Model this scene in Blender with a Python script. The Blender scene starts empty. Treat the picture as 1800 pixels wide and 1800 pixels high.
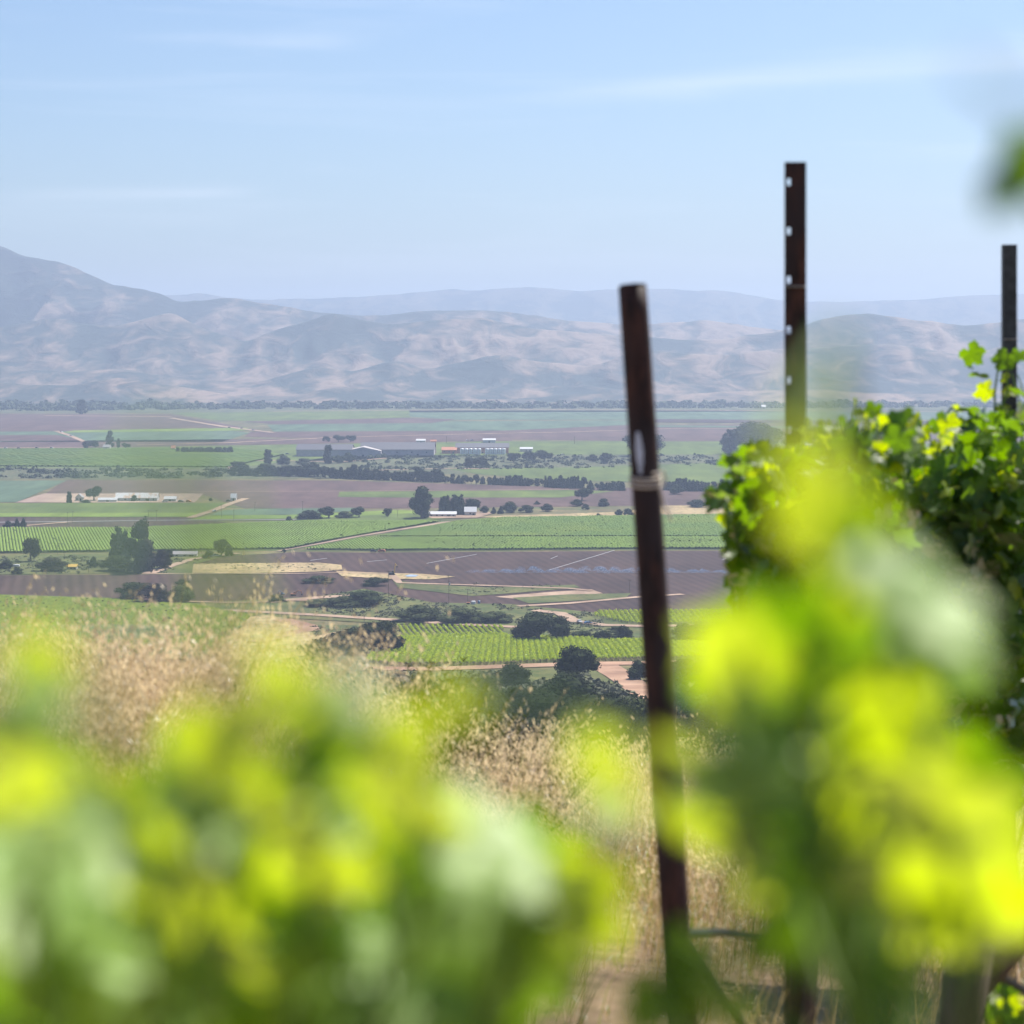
import bpy, bmesh, math, random
import numpy as np
from mathutils import Vector, Matrix, noise as mn
from mathutils.geometry import delaunay_2d_cdt
R = math.radians
random.seed(7); rng = np.random.default_rng(7)
SC = bpy.context.scene; COL = SC.collection
F = 3750.0; HZ = 600.0; CAMZ = 150.0           # focal length and horizon line of the photograph (in its pixels), camera height over the valley
# ---------------------------------------------------------------- camera, sky, sun, exposure
cam_d = bpy.data.cameras.new("camera"); cam = bpy.data.objects.new("camera", cam_d); COL.objects.link(cam)
cam.location = (0, 0, CAMZ); cam.rotation_euler = (R(90), 0, 0)
cam_d.sensor_width = 36; cam_d.lens = F/1800*36; cam_d.shift_y = -300/1800
cam_d.clip_start = 0.05; cam_d.clip_end = 40000
cam_d.dof.use_dof = True; cam_d.dof.focus_distance = 900; cam_d.dof.aperture_fstop = 5.0
SC.camera = cam
SUN_EL, SUN_AZ = R(56), R(38)                   # azimuth measured from the view direction (+Y) to the right (+X)
S = Vector((math.cos(SUN_EL)*math.sin(SUN_AZ), math.cos(SUN_EL)*math.cos(SUN_AZ), math.sin(SUN_EL)))
world = bpy.data.worlds.new("World"); SC.world = world; world.use_nodes = True
nt = world.node_tree; N = nt.nodes; L = nt.links
bg = N["Background"]; sky = N.new("ShaderNodeTexSky"); sky.sky_type = 'NISHITA'; sky.sun_disc = False
sky.sun_elevation = SUN_EL; sky.sun_rotation = SUN_AZ; sky.air_density = 1.0; sky.dust_density = 1.3; sky.ozone_density = 1.5; sky.altitude = 200
bg.inputs[1].default_value = 0.076
tc = N.new("ShaderNodeTexCoord"); mp = N.new("ShaderNodeMapping"); mp.inputs['Rotation'].default_value = (0, R(-7), 0); mp.inputs['Scale'].default_value = (2.2, 1.2, 26)
L.new(tc.outputs['Generated'], mp.inputs[0])
n1 = N.new("ShaderNodeTexNoise"); n1.inputs['Scale'].default_value = 1.7; n1.inputs['Detail'].default_value = 7; n1.inputs['Roughness'].default_value = .55; n1.inputs['Distortion'].default_value = .6
L.new(mp.outputs[0], n1.inputs['Vector'])
cr = N.new("ShaderNodeValToRGB"); cr.color_ramp.elements[0].position = .50; cr.color_ramp.elements[1].position = .80
cr.color_ramp.elements[0].color = (0, 0, 0, 1); cr.color_ramp.elements[1].color = (.2, .2, .2, 1)
L.new(n1.outputs[0], cr.inputs[0])
mx = N.new("ShaderNodeMixRGB"); mx.inputs[2].default_value = (8.5, 8.9, 9.6, 1)
tint = N.new('ShaderNodeMixRGB'); tint.blend_type = 'MULTIPLY'; tint.inputs[0].default_value = 1; tint.inputs[2].default_value = (.73, .85, 1, 1); L.new(sky.outputs[0], tint.inputs[1])
L.new(cr.outputs[0], mx.inputs[0]); L.new(tint.outputs[0], mx.inputs[1])
def mth(op, a, b=None, c=None):
    q = N.new('ShaderNodeMath'); q.operation = op
    for i, v in enumerate((a, b, c)):
        if v is None: continue
        if isinstance(v, (int, float)): q.inputs[i].default_value = v
        else: L.new(v, q.inputs[i])
    return q.outputs[0]
sxyz = N.new('ShaderNodeSeparateXYZ'); L.new(tc.outputs['Generated'], sxyz.inputs[0]); az = mth('DIVIDE', sxyz.outputs[0], sxyz.outputs[1]); ev = mth('DIVIDE', sxyz.outputs[2], sxyz.outputs[1])
n2 = N.new('ShaderNodeTexNoise'); n2.inputs['Scale'].default_value = 9; n2.inputs['Detail'].default_value = 6; mp2 = N.new('ShaderNodeMapping'); mp2.inputs['Rotation'].default_value = (0, R(-6), 0); mp2.inputs['Scale'].default_value = (1, 1, 12); L.new(tc.outputs['Generated'], mp2.inputs[0]); L.new(mp2.outputs[0], n2.inputs['Vector'])
acc = cr.outputs[0]
for e0, sl_, a0, a1, w0, w1, amp in ((.1135, .085, -.05, .30, .0012, .011, .42), (.139, -.02, -.20, -.07, .002, .004, .2), (.074, .03, -.26, -.12, .004, .003, .45)):      # three long cirrus streaks
    t_ = mth('DIVIDE', mth('SUBTRACT', az, a0), a1-a0); wd = mth('MULTIPLY_ADD', t_, w1-w0, w0); lin = mth('MULTIPLY_ADD', az, sl_, e0); dv = mth('DIVIDE', mth('SUBTRACT', mth('MULTIPLY_ADD', n2.outputs[0], .006, ev), mth('ADD', lin, .003)), wd)
    g_ = mth('POWER', 2.718, mth('MULTIPLY', mth('MULTIPLY', dv, dv), -1)); sm_ = N.new('ShaderNodeMapRange'); sm_.interpolation_type = 'SMOOTHSTEP'; sm_.inputs[1].default_value = 0; sm_.inputs[2].default_value = .4; L.new(t_, sm_.inputs[0])
    en = N.new('ShaderNodeMapRange'); en.interpolation_type = 'SMOOTHSTEP'; en.inputs[1].default_value = 1.1; en.inputs[2].default_value = .8; L.new(t_, en.inputs[0])
    acc = mth('ADD', acc, mth('MULTIPLY', mth('MULTIPLY', mth('MULTIPLY', g_, sm_.outputs[0]), en.outputs[0]), mth('MULTIPLY', n2.outputs[0], amp)))
L.new(acc, mx.inputs[0]); L.new(mx.outputs[0], bg.inputs[0])
sl = bpy.data.lights.new("sun", 'SUN'); sl.energy = 5.0; sl.angle = R(.53); sl.color = (1, .95, .87)
so = bpy.data.objects.new("sun", sl); COL.objects.link(so); so.rotation_euler = S.to_track_quat('Z', 'Y').to_euler(); so.location = (0, 0, 300)
SC.view_settings.view_transform = 'Standard'; SC.view_settings.look = 'None'; SC.view_settings.gamma = 1; SC.view_settings.exposure = 0.80
SC.cycles.use_denoising = True; SC.cycles.max_bounces = 6; SC.cycles.transmission_bounces = 4; SC.cycles.diffuse_bounces = 3
SC.cycles.volume_bounces = 0; SC.cycles.transparent_max_bounces = 8; SC.cycles.sample_clamp_indirect = 6

# ---------------------------------------------------------------- helpers
PROF = [(16000, 0), (1085, 0), (900, 14.4), (860, 16), (760, 23), (640, 31), (480, 48), (300, 66), (200, 85), (100, 117), (40, 138.2),
        (25, 143.2), (18, 145.5), (15, 146.35), (11, 147.15), (8, 147.75), (5, 148.2), (0, 148.5), (-40, 150.5)]
PD = np.array([p[0] for p in PROF][::-1], float); PZ = np.array([p[1] for p in PROF][::-1], float)
def side(x, d):
    a = max(0.0, min(1.0, (30-d)/12)); return a*max(-.45, min(.35, -.10*(x-.3)))
def terr(x, d): return float(np.interp(d, PD, PZ)) + side(x, d)
def P(px, py, d): return Vector(((px-900)/F*d, d, CAMZ-(py-HZ)/F*d))
def G(px, py):
    k = (py-HZ)/F
    for (d1, z1), (d0, z0) in zip(PROF, PROF[1:]):
        f1 = z1-(CAMZ-k*d1); f0 = z0-(CAMZ-k*d0)
        if f1 >= 0 >= f0 or f1 <= 0 <= f0:
            t = f1/(f1-f0) if f1 != f0 else 0; d = d1+(d0-d1)*t; break
    else: d = 100
    return Vector(((px-900)/F*d, d, terr((px-900)/F*d, d)))
def tag(o, label=None, cat=None, group=None, kind=None):
    if label: o['label'] = label
    if cat: o['category'] = cat
    if group: o['group'] = group
    if kind: o['kind'] = kind
    return o
def empty(name, loc, rz=0, scale=(1, 1, 1)):
    o = bpy.data.objects.new(name, None); COL.objects.link(o); o.location = loc; o.rotation_euler = (0, 0, rz); o.scale = scale; o.empty_display_size = .1
    return o
def link(name, me, mat=None, parent=None):
    if mat is not None and not me.materials:
        for m in (mat if isinstance(mat, (list, tuple)) else [mat]): me.materials.append(m)
    o = bpy.data.objects.new(name, me); COL.objects.link(o)
    if parent: o.parent = parent
    return o
def mesh(name, verts, faces, mat=None, parent=None, midx=None, smooth=False):
    me = bpy.data.meshes.new(name); me.from_pydata([tuple(v) for v in verts], [], [tuple(f) for f in faces]); 
    o = link(name, me, mat, parent)
    if midx is not None: me.polygons.foreach_set('material_index', midx)
    if smooth: me.polygons.foreach_set('use_smooth', [True]*len(me.polygons))
    me.update(); return o
def npmesh(name, V, Q, mat=None, parent=None, midx=None):
    """V (n,3) array, Q (m,k) array of equal-sided faces"""
    me = bpy.data.meshes.new(name); V = np.asarray(V, np.float32); Q = np.asarray(Q, np.int32); m, k = Q.shape
    me.vertices.add(len(V)); me.vertices.foreach_set('co', V.ravel()); me.loops.add(m*k); me.loops.foreach_set('vertex_index', Q.ravel())
    me.polygons.add(m); me.polygons.foreach_set('loop_start', np.arange(m, dtype=np.int32)*k); me.update(calc_edges=True)
    o = link(name, me, mat, parent)
    if midx is not None: me.polygons.foreach_set('material_index', np.asarray(midx, np.int32))
    me.validate(); return o
def copy_tree(o, parent=None):
    c = o.copy(); COL.objects.link(c); c.parent = parent
    for ch in o.children: copy_tree(ch, c)
    return c
class MB:
    def __init__(s): s.v = []; s.f = []; s.m = []
    def box(s, c, sz, rz=0, tilt=None, m=0):
        M = Matrix.Rotation(rz, 3, 'Z')
        if tilt is not None: M = M @ tilt
        b = len(s.v)
        for dx in (-.5, .5):
            for dy in (-.5, .5):
                for dz in (-.5, .5): s.v.append(Vector(c)+M @ Vector((dx*sz[0], dy*sz[1], dz*sz[2])))
        for f in ((0, 1, 3, 2), (4, 6, 7, 5), (0, 4, 5, 1), (2, 3, 7, 6), (0, 2, 6, 4), (1, 5, 7, 3)): s.f.append(tuple(b+i for i in f)); s.m.append(m)
        return s
    def tube(s, pts, rad, n=8, cap=True, m=0):
        pts = [Vector(p) for p in pts]; rad = rad if isinstance(rad, (list, tuple)) else [rad]*len(pts); b = len(s.v)
        for i, p in enumerate(pts):
            t = (pts[min(i+1, len(pts)-1)]-pts[max(i-1, 0)]).normalized(); u = t.orthogonal().normalized() if i == 0 else (u-t*u.dot(t)).normalized(); w = t.cross(u)
            for k in range(n): a = 2*math.pi*k/n; s.v.append(p+(u*math.cos(a)+w*math.sin(a))*rad[i])
        for i in range(len(pts)-1):
            for k in range(n): s.f.append((b+i*n+k, b+i*n+(k+1) % n, b+(i+1)*n+(k+1) % n, b+(i+1)*n+k)); s.m.append(m)
        if cap: s.f.append(tuple(b+k for k in range(n))[::-1]); s.f.append(tuple(b+(len(pts)-1)*n+k for k in range(n))); s.m += [m, m]
        return s
    def poly(s, pts, m=0):
        b = len(s.v); s.v += [Vector(p) for p in pts]; s.f.append(tuple(range(b, b+len(pts)))); s.m.append(m); return s
    def prism(s, prof, x0, x1, m=0, axis='x'):
        """profile of (a, z) pairs pulled along x (or y)"""
        b = len(s.v); n = len(prof)
        for x in (x0, x1):
            for a, z in prof: s.v.append(Vector((x, a, z)) if axis == 'x' else Vector((a, x, z)))
        for k in range(n): s.f.append((b+k, b+(k+1) % n, b+n+(k+1) % n, b+n+k)); s.m.append(m)
        s.f.append(tuple(b+k for k in range(n))[::-1]); s.f.append(tuple(b+n+k for k in range(n))); s.m += [m, m]; return s
    def build(s, name, mat, parent=None, smooth=False): return mesh(name, s.v, s.f, mat, parent, s.m, smooth)

# ---------------------------------------------------------------- materials
def newmat(name):
    m = bpy.data.materials.new(name); m.use_nodes = True; return m, m.node_tree.nodes, m.node_tree.links, m.node_tree.nodes['Principled BSDF']
def C4(c): return (c[0], c[1], c[2], 1)
def noisemat(name, c1, c2, scale=1.0, rough=.85, lo=.35, hi=.65, stretch=(1, 1, 1), rand=0, bump=0, spec=.3, c3=None, s3=.1, metal=0, detail=6, rot=0):
    m, n, l, b = newmat(name)
    t = n.new('ShaderNodeTexCoord'); mp = n.new('ShaderNodeMapping'); mp.inputs['Scale'].default_value = stretch; mp.inputs['Rotation'].default_value = (0, 0, rot); l.new(t.outputs['Object'], mp.inputs[0])
    z = n.new('ShaderNodeTexNoise'); z.inputs['Scale'].default_value = scale; z.inputs['Detail'].default_value = detail; z.inputs['Roughness'].default_value = .6; l.new(mp.outputs[0], z.inputs['Vector'])
    r = n.new('ShaderNodeValToRGB'); r.color_ramp.elements[0].position = lo; r.color_ramp.elements[1].position = hi
    r.color_ramp.elements[0].color = C4(c1); r.color_ramp.elements[1].color = C4(c2); l.new(z.outputs[0], r.inputs[0]); out = r.outputs[0]
    if c3:
        z3 = n.new('ShaderNodeTexNoise'); z3.inputs['Scale'].default_value = s3; z3.inputs['Detail'].default_value = 4; l.new(mp.outputs[0], z3.inputs['Vector'])
        r3 = n.new('ShaderNodeValToRGB'); r3.color_ramp.elements[0].position = .45; r3.color_ramp.elements[1].position = .62; l.new(z3.outputs[0], r3.inputs[0])
        x3 = n.new('ShaderNodeMixRGB'); l.new(r3.outputs[0], x3.inputs[0]); l.new(out, x3.inputs[1]); x3.inputs[2].default_value = C4(c3); out = x3.outputs[0]
    if rand:
        oi = n.new('ShaderNodeObjectInfo'); hs = n.new('ShaderNodeHueSaturation'); mr = n.new('ShaderNodeMapRange'); mr.inputs[3].default_value = 1-rand; mr.inputs[4].default_value = 1+rand
        l.new(oi.outputs['Random'], mr.inputs[0]); l.new(mr.outputs[0], hs.inputs['Value']); l.new(out, hs.inputs['Color']); out = hs.outputs[0]
    l.new(out, b.inputs['Base Color']); b.inputs['Roughness'].default_value = rough; b.inputs['Specular IOR Level'].default_value = spec; b.inputs['Metallic'].default_value = metal
    if bump:
        bp = n.new('ShaderNodeBump'); bp.inputs['Strength'].default_value = 1; bp.inputs['Distance'].default_value = bump; l.new(z.outputs[0], bp.inputs['Height']); l.new(bp.outputs[0], b.inputs['Normal'])
    return m
def fieldmat(name, c1, c2, row=None, ang=0, rc=None, big=.012, rowmix=.5, c3=None):
    """soil or crop: broad patches, fine speckle, and optional furrows every `row` metres"""
    m, n, l, b = newmat(name)
    t = n.new('ShaderNodeTexCoord'); mp = n.new('ShaderNodeMapping'); mp.inputs['Rotation'].default_value = (0, 0, ang); l.new(t.outputs['Object'], mp.inputs[0])
    z = n.new('ShaderNodeTexNoise'); z.inputs['Scale'].default_value = big; z.inputs['Detail'].default_value = 9; z.inputs['Roughness'].default_value = .68; l.new(mp.outputs[0], z.inputs['Vector'])
    r = n.new('ShaderNodeValToRGB'); r.color_ramp.elements[0].position = .36; r.color_ramp.elements[1].position = .64
    r.color_ramp.elements[0].color = C4(c1); r.color_ramp.elements[1].color = C4(c2); l.new(z.outputs[0], r.inputs[0]); out = r.outputs[0]
    if c3:
        z3 = n.new('ShaderNodeTexNoise'); z3.inputs['Scale'].default_value = .35; z3.inputs['Detail'].default_value = 5; l.new(mp.outputs[0], z3.inputs['Vector'])
        r3 = n.new('ShaderNodeValToRGB'); r3.color_ramp.elements[0].position = .5; r3.color_ramp.elements[1].position = .68; l.new(z3.outputs[0], r3.inputs[0])
        x3 = n.new('ShaderNodeMixRGB'); l.new(r3.outputs[0], x3.inputs[0]); l.new(out, x3.inputs[1]); x3.inputs[2].default_value = C4(c3); out = x3.outputs[0]
    if row:
        w = n.new('ShaderNodeTexWave'); w.wave_type = 'BANDS'; w.bands_direction = 'X'; w.inputs['Scale'].default_value = .314/row; w.inputs['Distortion'].default_value = .4; w.inputs['Detail Scale'].default_value = .3
        l.new(mp.outputs[0], w.inputs['Vector']); mu = n.new('ShaderNodeMath'); mu.operation = 'MULTIPLY'; mu.inputs[1].default_value = rowmix; l.new(w.outputs['Fac'], mu.inputs[0])
        x = n.new('ShaderNodeMixRGB'); l.new(mu.outputs[0], x.inputs[0]); l.new(out, x.inputs[1]); x.inputs[2].default_value = C4(rc or c1); out = x.outputs[0]
    zg = n.new('ShaderNodeTexNoise'); zg.inputs['Scale'].default_value = 1; zg.inputs['Detail'].default_value = 8; zg.inputs['Roughness'].default_value = .7; mg = n.new('ShaderNodeMapping'); mg.inputs['Scale'].default_value = (.035, .006, 1); mg.inputs['Rotation'].default_value = (0, 0, ang+.3); l.new(t.outputs['Object'], mg.inputs[0]); l.new(mg.outputs[0], zg.inputs['Vector'])
    mv = n.new('ShaderNodeMapRange'); mv.inputs[1].default_value = .3; mv.inputs[2].default_value = .7; mv.inputs[3].default_value = .66; mv.inputs[4].default_value = 1.3; l.new(zg.outputs[0], mv.inputs[0]); hv = n.new('ShaderNodeHueSaturation'); l.new(mv.outputs[0], hv.inputs['Value']); l.new(out, hv.inputs['Color']); out = hv.outputs[0]
    l.new(out, b.inputs['Base Color']); b.inputs['Roughness'].default_value = .95; b.inputs['Specular IOR Level'].default_value = .1
    return m
def plain(name, c, rough=.6, metal=0, var=.12, scale=3.0, spec=.4):
    return noisemat(name, tuple(v*(1-var) for v in c), tuple(min(1, v*(1+var)) for v in c), scale, rough, spec=spec, metal=metal)
def leafmat(name, dif, tra, dvar, wt=.5, gl=.10, rough=.38, scale=8, fk=.8):
    m, n, l, b = newmat(name); n.remove(b); out = n['Material Output']
    t = n.new('ShaderNodeTexCoord'); z = n.new('ShaderNodeTexNoise'); z.inputs['Scale'].default_value = scale; z.inputs['Detail'].default_value = 3; l.new(t.outputs['Object'], z.inputs['Vector'])
    def ramp(a, bb):
        r = n.new('ShaderNodeValToRGB'); r.color_ramp.elements[0].position = .38; r.color_ramp.elements[1].position = .62; r.color_ramp.elements[0].color = C4(a); r.color_ramp.elements[1].color = C4(bb); l.new(z.outputs[0], r.inputs[0]); return r.outputs[0]
    D = n.new('ShaderNodeBsdfDiffuse'); l.new(ramp(dif, dvar), D.inputs[0])
    T = n.new('ShaderNodeBsdfTranslucent'); l.new(ramp(tra, tuple(v*.8 for v in tra)), T.inputs[0])
    a = n.new('ShaderNodeMixShader'); a.inputs[0].default_value = wt; l.new(D.outputs[0], a.inputs[1]); l.new(T.outputs[0], a.inputs[2])
    gg = n.new('ShaderNodeBsdfGlossy'); gg.inputs['Roughness'].default_value = rough; gg.inputs[0].default_value = (1, 1, 1, 1)
    fr = n.new('ShaderNodeFresnel'); fr.inputs[0].default_value = 1.45; mm = n.new('ShaderNodeMath'); mm.operation = 'MULTIPLY_ADD'; mm.inputs[1].default_value = fk; mm.inputs[2].default_value = gl; l.new(fr.outputs[0], mm.inputs[0])
    c = n.new('ShaderNodeMixShader'); l.new(mm.outputs[0], c.inputs[0]); l.new(a.outputs[0], c.inputs[1]); l.new(gg.outputs[0], c.inputs[2]); l.new(c.outputs[0], out.inputs[0])
    return m
M = {}
M['soil'] = fieldmat('soil', (.036, .021, .018), (.062, .037, .031), 7, R(-12), (.095, .060, .050), rowmix=.4)
M['soil_far'] = fieldmat('soil_far', (.062, .036, .032), (.10, .060, .050), 16, R(62), (.14, .092, .08), rowmix=.6)
M['soil_pale'] = fieldmat('soil_pale', (.27, .19, .15), (.34, .25, .19))
M['dirt'] = fieldmat('dirt', (.27, .185, .13), (.38, .27, .195), big=.06)
M['dirt_red'] = fieldmat('dirt_red', (.27, .16, .105), (.36, .23, .155), big=.05)
M['asphalt'] = fieldmat('asphalt', (.20, .19, .19), (.27, .25, .25))
M['dry'] = fieldmat('dry', (.30, .215, .115), (.44, .33, .18), big=.03, c3=(.10, .11, .04))
M['olive'] = fieldmat('olive', (.06, .08, .028), (.15, .14, .05), big=.03, c3=(.05, .08, .025))
M['crop'] = fieldmat('crop', (.07, .10, .022), (.12, .15, .03), 4, R(-8), (.10, .15, .05), rowmix=.3)
M['crop_teal'] = fieldmat('crop_teal', (.065, .11, .065), (.095, .14, .08), 6, R(80), (.10, .13, .08), rowmix=.3)
M['crop_bright'] = fieldmat('crop_bright', (.11, .17, .025), (.16, .21, .035))
M['vine_floor'] = fieldmat('vine_floor', (.09, .12, .03), (.13, .15, .05))
M['brush_floor'] = fieldmat('brush_floor', (.05, .075, .035), (.09, .10, .05), big=.05, c3=(.22, .17, .11))
M['ground'] = fieldmat('ground', (.06, .08, .03), (.20, .15, .075), c3=(.10, .10, .045), big=.03)
M['near_soil'] = noisemat('near_soil', (.09, .055, .034), (.26, .17, .105), 5, .95, bump=.02, c3=(.20, .15, .07), s3=1.2)

# ---------------------------------------------------------------- the ground: one sheet
ds = sorted(set([-40, -25, -12, -6, -3, 0, 1.5, 3, 4, 5, 6, 7, 8, 9, 10, 11, 12, 13, 14, 15, 16.5, 18, 19.5, 21, 23, 25, 28, 32, 36, 40, 50, 60, 75, 100, 130, 160, 200, 250, 300, 350, 400, 440, 480, 520, 560, 600, 640,
                 680, 720, 760, 800, 830, 860, 880, 900, 950, 1000, 1050, 1085, 1150, 1300, 1500, 1800, 2200, 2700, 3300, 4000, 4800, 6000, 8000, 11000, 15500]))
gv, gf = [], []; NC = 81
for d in ds:
    W = max(45, 1.1*d if d < 6000 else 6600+(d-6000)*.35)
    for j in range(NC):
        x = W*(2*j/(NC-1)-1); b = 0
        gv.append((x, d, terr(x, d)+(.35*mn.noise(Vector((x*.02, d*.02, 0))) if 60 < d < 560 else 0)+(.05*mn.noise(Vector((x*.8, d*.8, 0))) if d < 40 else 0)))
gi = []
for i in range(len(ds)-1):
    for j in range(NC-1):
        a = i*NC+j; gf.append((a, a+1, a+NC+1, a+NC)); gi.append(0 if ds[i] >= 60 else 1)
ground = mesh('ground', gv, gf, [M['ground'], M['near_soil']], midx=gi); tag(ground, 'valley floor rising to the dry hillside under the vines', 'ground', kind='structure')

LAY = [0]
def inside(p, poly):
    c = False; n = len(poly)
    for i in range(n):
        a, b = poly[i], poly[i-1]
        if (a[1] > p[1]) != (b[1] > p[1]) and p[0] < (b[0]-a[0])*(p[1]-a[1])/(b[1]-a[1])+a[0]: c = not c
    return c
def field(name, pix, mat, layer, label, step=45, lift=None):
    """polygon given by where its corners lie in the valley, draped over the ground a little above the sheet below"""
    P2 = [G(*p).to_2d() for p in pix]
    pts = []
    n = len(P2)
    for i in range(n):
        a, b = P2[i], P2[(i+1) % n]; k = max(1, int((b-a).length/step))
        for j in range(k): pts.append(a.lerp(b, j/k)+ (Vector((random.uniform(-.6, .6), random.uniform(-.6, .6))) if j else Vector((0, 0))))
    nb = len(pts); edges = [(i, (i+1) % nb) for i in range(nb)]
    xs = [p.x for p in pts]; ys = [p.y for p in pts]
    if min(ys) < 1150:
        y = min(ys)
        while y < min(1150, max(ys)):
            x = min(xs)
            while x < max(xs):
                if inside((x, y), pts): pts.append(Vector((x, y)))
                x += step
            y += 12
    vs, es, fs, *_ = delaunay_2d_cdt(pts, edges, [], 1, 1e-4)
    z = .12+.12*layer if lift is None else lift
    fs = [f for f in fs if len(f) == 3]
    V = [(v.x, v.y, terr(v.x, v.y)+z) for v in vs]
    ff = []
    for f in fs:
        a, b, c = (vs[i] for i in f); ff.append(f if (b-a).cross(c-a) > 0 else f[::-1])
    o = mesh(name, V, ff, mat); tag(o, label, name.replace('_', ' '), kind='structure'); return o
def strip(name, pts, w, mat, layer, label, lift=None):
    """road or path: centre line as valley positions, width in metres, on a bed above the ground"""
    c = [G(*p) for p in pts]; fine = []
    for a, b in zip(c, c[1:]):
        k = max(1, int((b-a).length/12)); fine += [a.lerp(b, j/k) for j in range(k)]
    fine.append(c[-1]); v, f = [], []; ws = w if isinstance(w, (list, tuple)) else None
    z = .12+.12*layer if lift is None else lift
    for i, p in enumerate(fine):
        t = (fine[min(i+1, len(fine)-1)]-fine[max(0, i-1)]).to_2d().normalized(); nrm = Vector((-t.y, t.x))
        ww = (ws[0]+(ws[1]-ws[0])*i/(len(fine)-1) if ws else w)*(1+.12*mn.noise(Vector((i*.4, len(pts), 0))))
        for s in (-.5, .5):
            q = p.to_2d()+nrm*ww*s; v.append((q.x, q.y, terr(q.x, q.y)+z))
    for i in range(len(fine)-1): f.append((2*i, 2*i+2, 2*i+3, 2*i+1))
    o = mesh(name, v, f, mat); tag(o, label, name.replace('_', ' '), kind='structure'); return o

fl = field
fl('brush_land', [(-200, 712), (2000, 712), (2000, 722), (-200, 727)], M['brush_floor'], 1, 'band of brush at the foot of the hills')
fl('plowed_field', [(-200, 727), (300, 728), (460, 757), (-200, 760)], M['soil_far'], 1, 'purple brown field at far left below the hills')
fl('crop_field', [(300, 726), (720, 721), (720, 734), (480, 741), (380, 739)], M['crop'], 2, 'pale green strip field in the far valley')
fl('crop_field', [(720, 722), (2000, 722), (2000, 738), (800, 738), (720, 733)], M['crop_teal'], 1, 'long green field below the brush at far right')
fl('plowed_field', [(430, 741), (700, 735), (800, 737), (760, 744), (480, 746)], M['soil_far'], 3, 'thin brown field in the far middle')
fl('crop_field', [(470, 747), (800, 741), (1130, 739), (1130, 746), (890, 757), (480, 759)], M['crop_teal'], 2, 'teal field beside the far diagonal track')
fl('plowed_field', [(440, 759), (900, 757), (1000, 748), (2000, 742), (2000, 776), (1180, 776), (800, 772), (560, 771), (430, 768)], M['soil_far'], 1, 'wide mauve brown field behind the big sheds')
fl('plowed_field', [(1150, 737), (1720, 741), (1720, 747), (1150, 743)], M['soil'], 4, 'dark strip of soil at far right')
fl('crop_field', [(1150, 748), (2000, 754), (2000, 758), (1150, 751)], M['crop_teal'], 4, 'thin green strip at far right')
fl('crop_field', [(-200, 760), (400, 757), (440, 761), (390, 777), (130, 777), (-200, 777)], M['crop_teal'], 2, 'teal field at left behind the tree clump')
fl('plowed_field', [(-200, 766), (100, 765), (150, 775), (-200, 776)], M['soil_far'], 3, 'brown patch within the teal field at left')
fl('crop_field', [(130, 757), (430, 752), (450, 757), (110, 761)], M['crop_bright'], 3, 'thin bright green strip at left')
fl('plowed_field', [(-200, 778), (560, 771), (900, 766), (900, 775), (560, 780), (150, 787), (-200, 787)], M['soil_far'], 2, 'brown band along the far road at left')
fl('vineyard_field', [(-200, 789), (150, 788), (560, 781), (900, 776), (1280, 776), (2000, 785), (2000, 806), (1200, 799), (900, 800), (500, 812), (405, 824), (-200, 822)], M['crop'], 1, 'wide green field across the middle of the valley')
fl('brush_land', [(-200, 822), (405, 824), (620, 800), (900, 801), (1200, 799), (2000, 806), (2000, 818), (1300, 814), (1000, 826), (600, 840), (400, 842), (-200, 842)], M['brush_floor'], 1, 'scrubby strip in front of the sheds')
fl('crop_field', [(780, 824), (1000, 822), (1300, 813), (2000, 817), (2000, 852), (1300, 850), (1000, 845), (840, 834)], M['crop'], 2, 'green field between the scrub and the windbreak')
fl('plowed_field', [(115, 844), (600, 845), (1000, 857), (2000, 862), (2000, 892), (1150, 889), (700, 894), (430, 894), (355, 869), (80, 868)], M['soil_far'], 1, 'large ribbed brown field behind the farm')
fl('crop_field', [(-200, 846), (118, 845), (30, 883), (-200, 884)], M['crop_teal'], 2, 'blue green field at left of the farm')
fl('yard', [(25, 884), (78, 868), (358, 868), (342, 884)], M['soil_pale'], 2, 'pale bare yard around the long white barn')
strip('track', [(330, 865), (600, 864), (1000, 861)], 3.0, M['dirt'], 3, 'thin pale track across the ribbed field')
fl('crop_field', [(597, 865), (1000, 862), (1080, 864), (985, 875), (690, 875), (594, 874)], M['crop'], 2, 'green strip behind the farm trees')
fl('crop_field', [(-200, 885), (415, 884), (338, 909), (-200, 909)], M['crop'], 1, 'green field in front of the long white barn')
fl('crop_field', [(-200, 903), (352, 902), (338, 909), (-200, 909)], M['crop_bright'], 2, 'bright green edge of the field before the barn')
fl('plowed_field', [(-200, 909), (338, 910), (420, 922), (230, 929), (-200, 929)], M['soil'], 1, 'dark soil band along the asphalt road')
fl('crop_field', [(440, 895), (640, 893), (620, 899), (500, 906), (368, 906), (395, 897)], M['crop_teal'], 2, 'teal crop strip beside the dirt road')
fl('crop_field', [(366, 907), (520, 905), (700, 897), (760, 900), (740, 905), (530, 912), (330, 914)], M['crop_bright'], 2, 'yellow green strip along the asphalt road')
fl('crop_field', [(500, 914), (720, 903), (800, 910), (740, 917), (560, 917)], M['crop'], 3, 'low dark green rows beside the farm clump')
strip('dirt_road', [(432, 877), (405, 886), (378, 897), (335, 911)], 8, M['dirt'], 4, 'pale dirt road running down from the farm')
strip('road', [(-200, 921), (110, 918), (300, 915.5), (540, 914)], 6, M['asphalt'], 4, 'grey asphalt road at left middle')
strip('track', [(20, 927), (90, 921), (130, 918)], 6, M['dirt'], 4, 'pale track joining the road at far left')
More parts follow.
